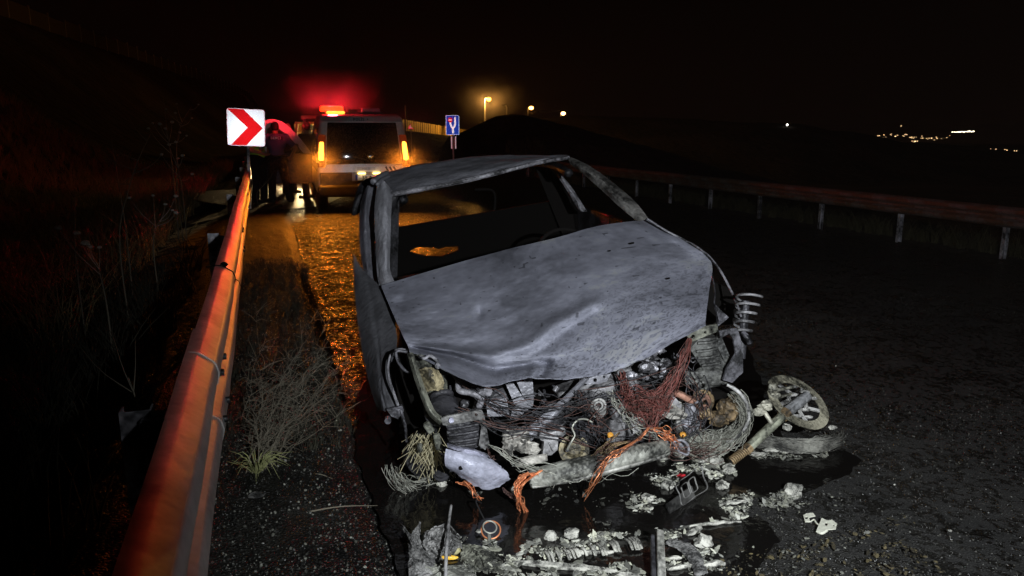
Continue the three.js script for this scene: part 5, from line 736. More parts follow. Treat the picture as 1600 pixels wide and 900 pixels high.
stuff(P('tyre_wire', tyreWires(1100, 668, 1.0, 0.15, 44, 15, [0.7, -0.2, 0], M.wire, [-2.9, -0.2], 0.06), M.wire));
P('wheel_rim_edge', toCar(xf(new THREE.TorusGeometry(0.155, 0.0085, 8, 40, 2.3), L(1112, 645, 0.95).toArray(), [0.1, -0.45, -1.2])), burnt(0.7, 0.7, 0.68));
P('brake_drum', [ccyl(1120, 645, 0.8, 0.12, 0.08, 30, [0, -0.4, 0])], M.soot);
{ const r = rng(61), gs = []; for (let i = 0; i < 80; i++) { const x = 640 + 48 * r(), y = 668 + 40 * r(), l = 12 + 45 * r(), lean = (r() - 0.5) * 60; gs.push(cpipe([[x, y, 0.78 + 0.1 * r()], [x + lean * 0.5 + 4 * (r() - 0.5), y + l * 0.5, 0.84 + 0.08 * r()], [x + lean, y + l, 0.86 + 0.08 * r()]], 0.0014 + 0.001 * r(), 3)); } stuff(P('tyre_wire', gs, M.straw)); }
stuff(P('tyre_wire', [...tyreWires(664, 716, 0.86, 0.16, 60, 25, [0.2, 0.45, 0], M.wire, [-3.3, -0.4], 0.1)], M.wire));
P('brake_disc', [ccyl(668, 706, 0.78, 0.11, 0.03, 30, [0, 0.4, 0]), ccyl(690, 738, 0.9, 0.03, 0.012, 20, [-1.1, 0, 0]), ccyl(690, 742, 0.9, 0.034, 0.008, 20, [-1.1, 0, 0])], M.steelDark);
P('tie_rod_end', [cbox(684, 690, 0.94, 0.03, 0.07, 0.03), cbox(670, 668, 0.95, 0.03, 0.05, 0.03, [0, 0, 0.4]), clump(656, 700, 0.95, 0.02, 71, [0.6, 1.2, 0.5], 2)], M.greenish);
// copper looms
function loom(name, guides, n, jit, r0, mat, seed, parent = car) {
  const r = rng(seed), gs = [[], []], curves = guides.map((g) => new THREE.CatmullRomCurve3(g.map(([x, y, z]) => V(x, y, z * 300)), false, 'centripetal'));
  for (let i = 0; i < n; i++) {
    const c = curves[i % curves.length], t0 = r() < 0.35 ? 0.4 * r() : 0, t1 = r() < 0.45 ? 1 - 0.5 * r() : 1, N = 10, off = [(r() - 0.5) * jit, (r() - 0.5) * jit], fray = jit * (0.4 + 1.6 * r() * r()), pts = [];
    for (let k = 0; k <= N; k++) { const t = mix(t0, t1, k / N), q = c.getPoint(t), s = 0.35 + t; pts.push(F(q.x + off[0] * s + fray * (fbm(i * 7.3 + k * 0.8, seed, 1, 2) - 0.5) * 2.6 * s, q.y + off[1] * s + fray * (fbm(i * 7.3 + k * 0.8, seed, 9, 2) - 0.5) * 2.2 * s, q.z / 300 + 0.05 * (r() - 0.5) * (0.4 + s * 0.5))); }
    gs[i % 3 === 2 ? 1 : 0].push(pipe(pts, r0 * (0.45 + 0.8 * r()), 4, 24));
  }
  stuff(P(name, gs[1], M.wireBrown, parent)); return stuff(P(name, gs[0], mat, parent));
}
loom('wiring_loom', [[[1079, 528, 0.9], [1070, 560, 0.96], [1056, 592, 0.99], [1040, 622, 1.02], [1024, 650, 1.04], [1012, 672, 1.06]], [[1076, 530, 0.9], [1060, 570, 0.95], [1040, 600, 0.98], [1010, 628, 1.0], [985, 640, 1.0]]], 60, 9, 0.002, M.wireRed, 3);
loom('wiring_loom', [[[972, 580, 0.9], [978, 606, 0.95], [992, 630, 1.0], [1006, 652, 1.04], [1016, 670, 1.06]], [[968, 590, 0.9], [985, 625, 1.0], [1000, 650, 1.04], [1030, 640, 1.04], [1040, 615, 1.0]], [[980, 640, 1.0], [1000, 632, 1.06], [1024, 640, 1.06], [1046, 622, 1.02]], [[1040, 640, 1.02], [1020, 625, 1.07], [996, 618, 1.04], [975, 626, 1.0]]], 66, 17, 0.0017, M.wireRed, 4);
loom('wiring_loom', [[[1014, 668, 1.06], [1000, 684, 1.1], [975, 700, 1.16], [950, 716, 1.19], [938, 735, 1.2], [915, 775, 1.16]], [[1016, 670, 1.06], [1040, 678, 1.08], [1058, 694, 1.1]], [[1006, 678, 1.08], [970, 706, 1.17], [944, 720, 1.19], [930, 742, 1.19]]], 40, 8, 0.0019, M.copper, 6);
loom('wiring_loom', [[[847, 735, 1.14], [825, 748, 1.17], [812, 762, 1.18], [812, 780, 1.17], [822, 805, 1.15], [842, 825, 1.12], [852, 842, 1.1]], [[840, 740, 1.14], [820, 742, 1.17], [806, 760, 1.18], [814, 790, 1.17], [826, 808, 1.14]], [[785, 762, 1.08], [795, 772, 1.12], [808, 778, 1.15], [815, 788, 1.15]]], 42, 6, 0.0019, M.copper, 7);
loom('wiring_loom', [[[726, 752, 1.06], [738, 762, 1.08], [745, 776, 1.08], [752, 784, 1.06]], [[712, 754, 1.05], [728, 758, 1.07], [742, 772, 1.08]], [[760, 700, 1.0], [765, 712, 1.02], [772, 722, 1.02]]], 12, 5, 0.002, M.copper, 8);
loom('wiring_loom', [[[968, 676, 1.06], [950, 690, 1.1], [935, 704, 1.12], [926, 712, 1.12]], [[985, 690, 1.1], [960, 695, 1.14], [940, 712, 1.16]]], 22, 5, 0.0022, M.tan, 9);
loom('wiring_loom', [[[700, 575, 0.86], [740, 612, 0.92], [800, 640, 0.96], [880, 640, 0.98], [960, 620, 0.97], [1040, 590, 0.95]], [[720, 640, 0.95], [780, 665, 1.0], [850, 670, 1.02], [930, 690, 1.03], [1010, 690, 1.05]], [[900, 610, 0.92], [930, 650, 0.99], [945, 700, 1.05]], [[1060, 560, 0.9], [1085, 610, 0.98], [1095, 660, 1.02], [1060, 690, 1.06]]], 64, 26, 0.002, M.steelDark, 21);
loom('wiring_loom', [[[770, 700, 1.04], [830, 735, 1.12], [900, 745, 1.16], [990, 725, 1.14]], [[950, 610, 0.95], [990, 660, 1.03], [1050, 690, 1.08]], [[1020, 690, 1.08], [1060, 705, 1.1], [1120, 700, 1.05]]], 40, 20, 0.0015, M.wire, 22);
for (const [x, y] of [[954, 680], [1067, 679]]) P('orange_connector', clump(x, y, 1.06, 0.014, x, [1, 0.8, 1], 2, 0.3), S({ color: lin(0.65, 0.30, 0.04), roughness: 0.5 }));
// small clutter of the engine bay
{
  const poly = [[650, 590], [700, 580], [760, 612], [912, 604], [1000, 584], [1085, 535], [1100, 600], [1110, 680], [1040, 700], [900, 725], [790, 720], [720, 690]], r = rng(99), sets = [[], [], [], []];
  for (const [x, y] of scatter(poly, 240, r)) {
    const z = 0.45 + 0.38 * r(), s = 0.010 + 0.03 * r() * r(), k = r(), tl = [r() * 3, r() * 3, r() * 3], L0 = L(x, y, z).toArray(); let g;
    if (k < 0.3) g = toCar(xf(box(s * (1 + 2 * r()), s * (0.6 + r()), s, 0.004, 1), L0, tl)); else if (k < 0.5) g = toCar(xf(new THREE.CylinderGeometry(s * 0.7, s * 0.8, s * 1.6, 10), L0, tl)); else if (k < 0.6) g = toCar(xf(new THREE.TorusGeometry(s, s * 0.3, 6, 14), L0, tl)); else if (k < 0.85) g = clump(x, y, z, s, x, [1, 0.8, 1], 1, 0.6); else g = cpipe([[x, y, z], [x + 20 * (r() - 0.5), y + 14 * (r() - 0.5), z + 0.05], [x + 40 * (r() - 0.5), y + 26 * (r() - 0.5), z]], 0.004 + 0.006 * r(), 6);
    sets[Math.floor(r() * 4)].push(g);
  }
  [M.steelDark, burnt(0.12, 0.12, 0.13, { roughness: 0.45 }), M.steel, burnt(0.3, 0.3, 0.32, { roughness: 0.4, metalness: 0.5 })].forEach((m, i) => stuff(P('engine_clutter', sets[i], m)));
}

// ---------------------------------------------------------------- wet burnt patch, ash and debris on the road
const PATCH = [[566, 600], [556, 640], [556, 700], [572, 756], [592, 810], [618, 866], [632, 930], [1170, 930], [1190, 880], [1222, 842], [1196, 812], [1150, 796], [1180, 778], [1260, 772], [1330, 742], [1345, 716], [1290, 690], [1225, 690], [1200, 640], [1192, 590], [1160, 540], [1000, 470], [700, 470], [610, 520]];
{
  const pts = [], r = rng(8); for (let i = 0; i < PATCH.length; i++) { const a = PATCH[i], b = PATCH[(i + 1) % PATCH.length]; for (let k = 0; k < 10; k++) { const t = k / 10, x = mix(a[0], b[0], t) + 9 * (fbm(i * 3 + t * 3, 1, 2) - 0.5) * 2, y = mix(a[1], b[1], t) + 6 * (fbm(i * 3 + t * 3, 7, 2) - 0.5) * 2, p = G(x, Math.max(440, y), 0.012); pts.push(new THREE.Vector2(p.x, -p.z)); } }
  const g = new THREE.ShapeGeometry(new THREE.Shape(pts)); g.rotateX(-Math.PI / 2); g.translate(0, 0.012, 0); struct('wet_patch', g, M.wet);
}
{
  const flake = (seed) => lump(V(0, 0, 0), 1, seed, 2, 1.0, [1, 0.3, 0.7]), fl = [flake(2), flake(5), flake(9)], r = rng(55);
  const put = (poly, n, s0, s1, c, stretch = 1, lift = 0.006) => scatter(poly, Math.round(n * 3.2), r).filter(([x, y]) => fbm(x * 0.035, y * 0.06, n, 3) > 0.5 - 0.06 * (n < 100)).map(([x, y]) => { const p = G(x, y, 0.014), s = mix(s0 * 0.35, s1 * 0.8, Math.pow(r(), 4)), k = c * (0.12 + 1.1 * Math.pow(r(), 1.4)); p.y += lift * r(); return { p, r: [(r() - 0.5) * 0.9, r() * 6.3, (r() - 0.5) * 0.9], s: V(s * (1 + r() * stretch), s * (0.6 + r()), s * (0.7 + 0.6 * r())), c: [k, k, k * (0.86 + 0.12 * r())] }; });
  const ash = [
    ...put([[780, 868], [840, 842], [930, 832], [1000, 832], [1010, 850], [940, 862], [860, 880], [800, 890]], 420, 0.004, 0.016, 0.85, 1.2), ...put([[650, 890], [700, 840], [770, 838], [790, 870], [880, 880], [1000, 880], [1010, 905], [640, 910]], 650, 0.004, 0.018, 0.6, 1.5),
    ...put([[985, 760], [1010, 740], [1060, 735], [1060, 780], [1030, 800], [985, 800]], 260, 0.004, 0.014, 0.8), ...put([[1020, 700], [1060, 705], [1100, 700], [1110, 735], [1060, 740], [1040, 730]], 160, 0.005, 0.014, 0.95),
    ...put([[1085, 670], [1120, 690], [1150, 720], [1150, 745], [1105, 752], [1080, 730]], 200, 0.005, 0.017, 1.0), ...put([[1120, 780], [1180, 768], [1170, 800], [1160, 822], [1100, 826], [1060, 812], [1075, 802], [1140, 812]], 260, 0.003, 0.012, 0.85, 1.6),
    ...put([[1020, 820], [1110, 826], [1130, 845], [1110, 880], [1130, 890], [1040, 905], [1030, 850]], 300, 0.003, 0.014, 0.75, 1.4), ...put([[1180, 790], [1220, 768], [1270, 768], [1290, 780], [1240, 796]], 150, 0.004, 0.015, 0.4), ...put([[640, 720], [700, 765], [760, 770], [720, 785], [650, 750]], 140, 0.003, 0.012, 0.6), ...put([[660, 690], [700, 690], [700, 760], [660, 740]], 60, 0.003, 0.012, 0.6),
    ...put([[1170, 700], [1240, 700], [1320, 690], [1320, 712], [1230, 720], [1175, 716]], 240, 0.003, 0.011, 0.55, 1.5), ...put([[830, 770], [960, 745], [1000, 770], [960, 830], [860, 830]], 60, 0.004, 0.016, 0.15), ...put([[940, 850], [1000, 820], [1190, 760], [1330, 760], [1400, 900], [1100, 900]], 260, 0.002, 0.008, 0.4)];
  for (let k = 0; k < 3; k++) tag(many('ash_debris', fl[k], S({ color: lin(0.64, 0.64, 0.58), roughness: 0.9 }), ash.filter((_, i) => i % 3 === k)), ['pale ash flakes strewn over the wet road before the wreck', 'grey ash crumbs strewn between the debris before the wreck', 'whitish ash chips scattered over the black wet patch'][k], 'ash debris', null, 'stuff');
  const br = put([[1120, 850], [1230, 860], [1420, 800], [1480, 900], [1100, 905]], 330, 0.003, 0.009, 0.28, 1); tag(many('brown_grit', fl[1], S({ color: lin(0.35, 0.28, 0.14), roughness: 0.95 }), br), 'brownish grit on the asphalt at the lower right', 'grit', null, 'stuff');
}
const gl = (px, py, s, seed, sq = [1, 0.6, 0.8], det = 3, amp = 0.5, up = 0.35) => { const p = G(px, py, 0.012); return lump(V(p.x, p.y + s * up, p.z), s, seed, det, amp, sq); };
const gp = (pts, r, n = 8) => pipe(pts.map(([x, y, h]) => G(x, y, h)), r, n);
const one = (name, label, category, geos, mat, group) => worldThing(name, label, category, geos, mat, group);
for (const [x, y, s, l] of [[1118, 724, 0.034, 'round pale ash lump under the lower end of the fork tube'], [1140, 738, 0.026, 'pale hollow stub lying just below the end of the fork tube'], [1105, 700, 0.024, 'pale ash lump below the burnt right front wheel'], [1098, 722, 0.022, 'small white lump left of the round pale ash lump'], [1012, 782, 0.026, 'broken whitish fitting lying left of the charred number panel'], [1042, 762, 0.026, 'clustered pale crumbs touching the left side of the charred number panel'], [860, 842, 0.024, 'white crumbly lump at the left end of the ribbed ash strip'], [893, 838, 0.028, 'white ash lump standing on the ribbed ash strip'], [1062, 712, 0.03, 'pale curled scrap above the charred number panel'], [1036, 716, 0.03, 'pale twisted scrap below the end of the bumper beam'], [1098, 852, 0.035, 'pale knotted casting among the debris right of the grey strap'], [1238, 772, 0.04, 'grey crumpled ash pile alone on the asphalt right of the wreck'], [690, 758, 0.02, 'small pale scrap under the lavender bumper piece'], [804, 764, 0.018, 'small shiny fitting beside the hanging copper wires'], [1128, 762, 0.026, 'pale forked scrap to the right of the charred number panel']]) one('ash_lump', l, 'debris', gl(x, y, s, x * 0.37 + y, [1, 0.8, 0.85], 3, 0.6), M.ash);
one('hollow_stub', 'dark-mouthed ring lying at the very tip of the fork tube', 'debris', xf(new THREE.TorusGeometry(0.016, 0.008, 8, 20), G(1136, 728, 0.045).toArray(), [0.9, 0.3, 0]), M.ash);
{ // charred number panel leaning in the debris
  const q = [[1057, 756], [1093, 728], [1103, 760], [1066, 786]], t = thing('charred_panel', 'charred square panel with embossed outlines, leaning in the debris below the wreck', 'panel', G(1080, 772, 0.012));
  const A = G(1066, 789, 0.014), B = G(1104, 763, 0.02), dd = (q) => q.clone().sub(EYE_P).dot(CAM_F), TL = at(1056, 757, dd(A) + 0.01), TR = at(1093, 728, dd(B) + 0.02), at2 = (u, v) => A.clone().lerp(B, u).lerp(TL.clone().lerp(TR, u), v), nrm = B.clone().sub(A).cross(TL.clone().sub(A)).normalize();
  const bend = (g) => { const p = g.attributes.position; for (let i = 0; i < p.count; i++) { const w = at2(p.getX(i), p.getY(i)).addScaledVector(nrm, p.getZ(i)); p.setXYZ(i, w.x, w.y, w.z); } g.deleteAttribute('normal'); g.computeVertexNormals(); return g; };
  part('plate', bend(new THREE.BoxGeometry(1, 1, 0.006, 6, 6, 1)), burnt(0.10, 0.10, 0.095), t);
  for (const x of [0.25, 0.55]) part('embossed_outline', bend((() => { const g = pipe([[-.1, -.28], [.1, -.28], [.12, 0], [.1, .28], [-.1, .28], [-.12, 0]].map(([a, b]) => V(x + a, 0.5 + b, 0)), 0.022, 6, 40, true), p = g.attributes.position; for (let i = 0; i < p.count; i++) p.setZ(i, 0.003 + p.getZ(i) * 0.14); return g; })()), burnt(0.2, 0.2, 0.19), t);
  part('rim', bend((() => { const g = pipe([V(0, 0, 0), V(1, 0, 0), V(1, 1, 0), V(0, 1, 0)].flatMap((p, i, a) => [p, p.clone().lerp(a[(i + 1) % 4], 0.5)]), 0.02, 6, 60, true), p = g.attributes.position; for (let i = 0; i < p.count; i++) p.setZ(i, 0.003 + p.getZ(i) * 0.14); return g; })()), burnt(0.26, 0.26, 0.25), t);
}
one('red_scrap', 'small bright red scrap beside the charred number panel', 'debris', gl(1064, 744, 0.012, 5, [1.6, 0.5, 0.6], 2), S({ color: lin(0.5, 0.02, 0.03), roughness: 0.5 }));
{ const a = G(1034, 918, 0.05), b = G(1031, 832, 0.11); one('metal_bar', 'pale square metal bar rising from the lower edge of the picture', 'metal bar', [rough(aim(box(0.026, a.distanceTo(b), 0.03, 0.004, 2), a, b), 0.003, 30)], burnt(0.55, 0.55, 0.5)); }
one('dark_bar', 'dark bar standing close along the left side of the pale metal bar', 'metal bar', aim(box(0.022, G(1023, 915, 0.04).distanceTo(G(1021, 838, 0.09)), 0.02, 0.004, 2), G(1023, 915, 0.04), G(1021, 838, 0.09)), M.steelDark);
one('rubber_strap', 'grey curved strap lying right of the pale metal bar', 'strap', sheet([[[1040, 848, 0.03], [1046, 842, 0.035], [1056, 843, 0.03]], [[1064, 860, 0.03], [1068, 850, 0.035], [1078, 849, 0.03]], [[1078, 880, 0.02], [1086, 870, 0.03], [1095, 866, 0.02]], [[1088, 905, 0.015], [1097, 898, 0.02], [1106, 893, 0.015]]], 10, 40, (x, y, h, u, v) => G(x, y, h + 0.008 * fbm(u * 4, v * 9, 1)), 0.006), M.ashGrey);
for (const [a, b, w, l] of [[[1168, 783], [1124, 788], 0.008, 'long pale sliver on the wet patch right of the charred number panel'], [[1075, 822], [1158, 815], 0.006, 'thin pale line of melted plastic below the long pale sliver'], [[1074, 836], [1096, 824], 0.012, 'short pale slat above the knotted casting'], [[1042, 873], [1066, 872], 0.007, 'short white sliver right of the pale metal bar'], [[1042, 890], [1082, 884], 0.008, 'pale sliver under the grey curved strap'], [[1098, 884], [1134, 880], 0.011, 'broad white sliver at the lower end of the grey strap'], [[960, 897], [1000, 902], 0.010, 'white sliver at the lower edge left of the dark bar'], [[800, 878], [965, 893], 0.012, 'long pale strip along the lower edge of the picture'], [[870, 866], [960, 862], 0.008, 'thin pale strip below the ribbed ash strip']]) { const p = G(a[0], a[1], 0.016), q = G(b[0], b[1], 0.02); one('plastic_sliver', l, 'debris', rough(pipe([p, p.clone().lerp(q, 0.3).add(V(0, 0.004, 0.004)), p.clone().lerp(q, 0.7).add(V(0, 0, -0.004)), q], (t) => w * (0.5 + Math.sin(t * 3.1) * 0.6), 6, 20), 0.004, 60), M.ash); }
{ const p = G(858, 872, 0.02), q = G(1002, 850, 0.02), t = thing('ribbed_strip', 'pale ribbed strip of ash lying below the wreck', 'debris', p.clone()); for (let i = 0; i < 34; i++) { const u = i / 33, c = p.clone().lerp(q, u), s = 0.035 * (0.5 + 0.9 * fbm(u * 14, 1, 1)); c.y += 0.012 * (fbm(u * 8, 5, 5) - 0.5); c.x += 0.012 * (fbm(u * 60, 4, 2) - 0.5); if (fbm(u * 20, 3, 8) > 0.62) continue; part('rib', pipe([c.clone().add(V(0.008, 0, s * 0.8)), c.clone().add(V(0, 0.014, 0)), c.clone().add(V(-0.010, 0.004, -s))], 0.0045 + 0.002 * fbm(u * 30, 2, 1), 5, 6), M.ash, t); } }
// grey crumpled sheets at the lower left
one('crumpled_sheet', 'upright torn grey sheet with two horns at the lower left of the debris', 'debris', sheet([[[628, 818, 0.10], [640, 836, 0.10], [650, 826, 0.11], [656, 815, 0.12]], [[636, 842, 0.07], [642, 846, 0.085], [650, 846, 0.08], [656, 842, 0.07]], [[640, 866, 0.05], [648, 864, 0.06], [656, 862, 0.05], [662, 858, 0.04]], [[638, 890, 0.03], [650, 890, 0.04], [664, 884, 0.04], [680, 874, 0.02]], [[640, 930, 0.01], [655, 928, 0.02], [672, 922, 0.02], [690, 912, 0.01]]], 24, 40, (x, y, h, u, v) => G(x + 5 * (fbm(u * 5, v * 6, 2) - 0.5), y, h + 0.02 * (fbm(u * 6, v * 8, 4) - 0.5)), 0.004), M.ashGrey);
one('crumpled_sheet', 'wide crumpled grey sheet standing behind the thin upright rod', 'debris', sheet([[[662, 830, 0.09], [680, 826, 0.11], [700, 820, 0.12], [718, 838, 0.09]], [[663, 846, 0.07], [682, 845, 0.085], [702, 842, 0.085], [720, 848, 0.05]], [[666, 862, 0.03], [684, 862, 0.045], [704, 860, 0.045], [724, 854, 0.02]], [[672, 872, 0.01], [690, 874, 0.015], [708, 870, 0.015], [726, 860, 0.008]]], 34, 34, (x, y, h, u, v) => G(x + 6 * (fbm(u * 6, v * 5, 8) - 0.5), y + 8 * (fbm(u * 7, v * 3, 5) - 0.5) * (1 - v), h + 0.045 * (fbm(u * 7, v * 7, 4, 4) - 0.5)), 0.004), M.ashGrey);
one('crumpled_sheet', 'flat grey-green crumpled sheet spread right of the yellow lump', 'debris', sheet([[[724, 852, 0.03], [740, 850, 0.04], [760, 858, 0.035], [776, 866, 0.02]], [[720, 872, 0.02], [740, 868, 0.035], [760, 874, 0.03], [784, 878, 0.015]], [[736, 892, 0.01], [752, 892, 0.02], [768, 894, 0.02], [788, 890, 0.01]]], 30, 26, (x, y, h, u, v) => G(x + 8 * (fbm(u * 6, v * 5, 18) - 0.5), y + 6 * (fbm(u * 6, v * 6, 3) - 0.5), h + 0.04 * (fbm(u * 8, v * 8, 14, 4) - 0.5)), 0.004), burnt(0.34, 0.35, 0.28, { metalness: 0, roughness: 0.95 }));
one('crumpled_sheet', 'pale crumpled sheet along the lower edge beneath the yellow lump', 'debris', sheet([[[640, 892, 0.02], [670, 886, 0.04], [700, 884, 0.03], [735, 884, 0.03]], [[640, 910, 0.02], [670, 906, 0.035], [702, 904, 0.03], [745, 902, 0.02]], [[636, 940, 0.01], [670, 940, 0.02], [705, 935, 0.02], [750, 930, 0.01]]], 34, 24, (x, y, h, u, v) => G(x, y + 6 * (fbm(u * 9, v * 4, 3) - 0.5), h + 0.05 * (fbm(u * 9, v * 6, 24, 4) - 0.5)), 0.004), burnt(0.4, 0.41, 0.36, { metalness: 0, roughness: 0.95 }));
one('yellow_lump', 'dull yellow rounded lump lying between the grey sheets', 'debris', gl(706, 864, 0.035, 9, [1, 0.55, 0.6], 3, 0.25), S({ color: lin(0.40, 0.36, 0.18), roughness: 0.5 }));
one('amber_shard', 'bright amber shard under the dull yellow lump', 'debris', gl(702, 874, 0.022, 19, [1.5, 0.35, 0.4], 2, 0.3), S({ color: lin(0.95, 0.55, 0.06), roughness: 0.35 }));
one('thin_rod', 'thin grey rod leaning upright out of the debris at the lower left', 'metal rod', gp([[696, 925, 0.03], [697, 870, 0.09], [701, 820, 0.14], [705, 790, 0.17]], (t) => 0.007 - 0.0015 * t, 8), burnt(0.4, 0.4, 0.4));
{ const t = thing('cable_ring', 'copper-edged ring hanging low in the dark below the bumper scrap', 'ring', G(768, 836, 0.012)), c = G(767, 828, 0.03); part('ring', xf(new THREE.TorusGeometry(0.036, 0.0035, 8, 30), c.toArray(), [-1.0, 0, 0.1]), M.copper, t); part('inner_ring', xf(new THREE.TorusGeometry(0.026, 0.003, 8, 30), c.clone().add(V(-0.004, 0.012, 0)).toArray(), [-1.1, 0.2, 0]), M.wire, t); part('plug', lump(c.clone().add(V(-0.046, -0.005, 0)), 0.011, 4, 2, 0.3), M.ash, t); part('cord', pipe([c.clone().add(V(-0.02, 0.02, -0.02)), c.clone().add(V(-0.06, 0.06, -0.1)), F(752, 786, 1.06)], 0.003, 6), M.black, t); }
{ // pressed bracket on the asphalt
  const t = thing('metal_bracket', 'pale pressed metal bracket with a curled tongue, alone on the asphalt at the right', 'bracket', G(1285, 822, 0.003)), pl = (pts, h, holes) => plate(pts, (x, y) => G(x, y, h), 0.003, V(0, -1, 0), holes);
  part('body', [pl([[1284, 809], [1292, 813], [1300, 812], [1308, 818], [1306, 826], [1290, 828], [1282, 832], [1275, 830]], 0.02, [[1291, 819, 2.4], [1303, 821, 1.5]]), gp([[1276, 830, 0.012], [1283, 833, 0.01], [1292, 829, 0.01]], 0.006)], S({ color: lin(0.7, 0.7, 0.58), roughness: 0.6, bumpMap: rep(T.grain, 9), bumpScale: 0.003 }), t);
  part('tongue', [pl([[1255, 805], [1260, 802], [1270, 801], [1274, 806], [1264, 808], [1266, 815], [1258, 815]], 0.014, [[1260, 809, 2.2]]), gp([[1266, 815, 0.012], [1272, 812, 0.012], [1276, 818, 0.012], [1280, 820, 0.014]], 0.003)], S({ color: lin(0.7, 0.7, 0.58), roughness: 0.6, bumpMap: rep(T.grain, 9), bumpScale: 0.003 }), t);
}
for (const [x, y, s, l] of [[1234, 540, 0.008, 'small bright chip on the asphalt beyond the brake disc'], [1306, 572, 0.006, 'tiny bright chip on the asphalt, upper right of the brake disc'], [1398, 758, 0.005, 'tiny bright chip on the asphalt right of the burnt tyre wires'], [1484, 830, 0.007, 'small pale chip far right on the asphalt']]) one('road_chip', l, 'chip', gl(x, y, s, x, [1, 0.8, 1], 1), M.ash);
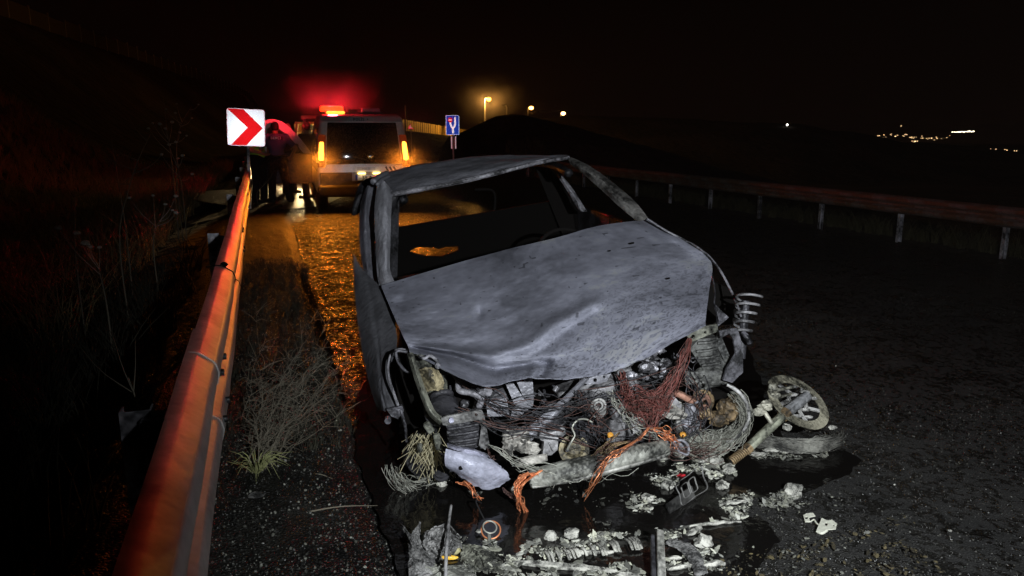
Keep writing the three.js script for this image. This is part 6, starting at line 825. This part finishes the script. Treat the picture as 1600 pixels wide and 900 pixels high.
// ---------------------------------------------------------------- motorcycle remains
{
  const bike = thing('motorcycle_fork', 'burnt motorcycle fork tube with brake disc, lying beside the wreck', 'motorcycle wreck', G(1200, 700, 0)), Q = (name, g, m, p = bike) => part(name, g, m, p);
  const lo = at(1142, 721, 3.3), a1 = at(1166, 703, 3.33), a2 = at(1226, 647, 3.42), a3 = at(1262, 618, 3.48);
  Q('fork_tube', [rod(a1, a2, 0.0215, 0.0225, 18)], burnt(0.40, 0.42, 0.32));
  Q('upper_tube', [rod(a2, a3, 0.026, 0.024, 18)], burnt(0.34, 0.35, 0.36));
  Q('collar', [rod(a2.clone().lerp(a1, 0.06), a2.clone().lerp(a3, 0.1), 0.028, 0.028, 18), rod(a1.clone().lerp(a2, -0.02), a1.clone().lerp(a2, 0.08), 0.024, 0.024, 18)], M.tan);
  { const pts = [], ax = a1.clone().sub(lo), n = ax.clone().normalize(), u = V(0, 1, 0).projectOnPlane(n).normalize(), w = n.clone().cross(u); for (let i = 0; i <= 120; i++) { const t = i / 120, an = t * 9 * 2 * Math.PI; pts.push(lo.clone().addScaledVector(ax, t).addScaledVector(u, Math.cos(an) * 0.017).addScaledVector(w, Math.sin(an) * 0.017)); } Q('fork_spring', pipe(pts, 0.0042, 6, 300), M.tan); Q('inner_rod', rod(lo, a1, 0.011), M.steelDark); }
  // disc
  const c = at(1246, 628, 3.5), view = c.clone().sub(EYE_P).normalize(), rt = V(1, 0, 0).projectOnPlane(view).normalize(), up = rt.clone().cross(view).normalize(), ia = 55 * DEG, nrm = view.clone().multiplyScalar(-Math.cos(ia)).add(rt.clone().multiplyScalar(0.67 * Math.sin(ia))).add(up.clone().multiplyScalar(0.74 * Math.sin(ia))).normalize();
  const e1 = rt.clone().multiplyScalar(0.74).add(up.clone().multiplyScalar(-0.67)).projectOnPlane(nrm).normalize(), e2 = nrm.clone().cross(e1), MD = new THREE.Matrix4().makeBasis(e1, e2, nrm).setPosition(c);
  const ring = new THREE.Shape(); ring.absarc(0, 0, 0.158, 0, 2 * Math.PI); const hole = new THREE.Path(); hole.absarc(0, 0, 0.112, 0, 2 * Math.PI, true); ring.holes.push(hole);
  for (let i = 0; i < 30; i++) for (const [rr, o] of [[0.123, 0], [0.135, 0.07], [0.147, 0.14]]) { const a = i / 30 * 2 * Math.PI + o, h = new THREE.Path(); h.absarc(Math.cos(a) * rr, Math.sin(a) * rr, 0.0032, 0, 2 * Math.PI, true); ring.holes.push(h); }
  const disc = Q('brake_disc', new THREE.ExtrudeGeometry(ring, { depth: 0.005, bevelEnabled: false, curveSegments: 48 }).applyMatrix4(MD), burnt(0.46, 0.44, 0.33));
  const carrier = []; for (let i = 0; i < 5; i++) { const a = i / 5 * 6.283 + 0.4; carrier.push(xf(box(0.085, 0.02, 0.008, 0.003, 1), [Math.cos(a) * 0.075, Math.sin(a) * 0.075, 0.0], [0, 0, a + 0.35]).applyMatrix4(MD)); } carrier.push(new THREE.TorusGeometry(0.045, 0.009, 8, 28).applyMatrix4(MD));
  Q('disc_carrier', carrier, burnt(0.75, 0.75, 0.72), disc);
  Q('axle_lug', [xf(new THREE.CylinderGeometry(0.016, 0.016, 0.05, 16), [0, 0, 0], [Math.PI / 2, 0, 0]).applyMatrix4(MD), rod(a3, c, 0.016, 0.014, 12)], M.steel, disc);
  Q('melted_spokes', [at(1246, 650, 3.42), at(1258, 640, 3.45), at(1262, 652, 3.45), at(1240, 604, 3.5), at(1258, 612, 3.5), at(1270, 622, 3.5)].map((p, i) => lump(p, 0.015, i + 3, 2, 0.6, [1.5, 0.5, 0.6])), burnt(0.72, 0.72, 0.68), disc);
  Q('caliper', [lump(at(1196, 634, 3.42), 0.03, 4, 3, 0.6, [1, 0.8, 0.8]), lump(at(1186, 644, 3.4), 0.024, 14, 3, 0.6, [1.1, 0.7, 0.8]), rod(at(1204, 612, 3.45), at(1240, 604, 3.5), 0.008), rod(at(1202, 626, 3.45), at(1236, 615, 3.5), 0.007), rod(at(1196, 646, 3.4), at(1206, 662, 3.38), 0.01), lump(at(1208, 607, 3.46), 0.026, 24, 3, 0.6, [0.8, 0.8, 0.8]), lump(at(1212, 618, 3.46), 0.022, 34, 3, 0.6, [1.2, 0.6, 0.8])], burnt(0.6, 0.59, 0.48));
  const tc = G(1245, 692, 0.03), r = rng(14), wires = [];
  for (let i = 0; i < 130; i++) { const rr = 0.12 + 0.115 * Math.sqrt(r()), h = 0.045 * (r()) , a0 = 2.9 + 0.6 * r(), a1_ = 6.2 + 0.5 * r(), pts = []; for (let k = 0; k <= 10; k++) { const a = mix(a0, a1_, k / 10), q = rr * (1 + 0.16 * (fbm(k * 0.6, i, 3, 2) - 0.5)); pts.push(tc.clone().add(V(Math.cos(a) * q, h - 0.01 + 0.05 * (fbm(k * 0.5, i, 9, 2) - 0.4), -Math.sin(a) * q * 0.55 - 0.03))); } wires.push(pipe(pts, 0.001 + 0.0016 * r() * r(), 4, 22)); }
  stuff(Q('tyre_wire', wires, burnt(0.34, 0.34, 0.3)));
  Q('tyre_remains', [lump(at(1298, 689, 3.58), 0.04, 6, 3, 0.3, [1.3, 0.4, 0.7])], burnt(0.07, 0.07, 0.065));
  Q('wire_scrap', [lump(at(1301, 668, 3.5), 0.014, 1, 2, 0.5, [1.4, 0.8, 0.7]), lump(at(1230, 668, 3.4), 0.02, 2, 2, 0.6, [1.2, 0.8, 0.7])], M.ash);
}
for (const [x, y, s, l] of [[1206, 706, 0.026, 'pale melted drip under the motorcycle tyre wires, left one'], [1226, 708, 0.016, 'small round pale drip under the motorcycle tyre wires, right one'], [1186, 712, 0.024, 'flat pale melt beside the fork tube collar on the road']]) one('ash_lump', l, 'debris', gl(x, y, s, x, [1.6, 0.4, 0.7], 3, 0.5), M.ash);

renderer.render(scene, camera);
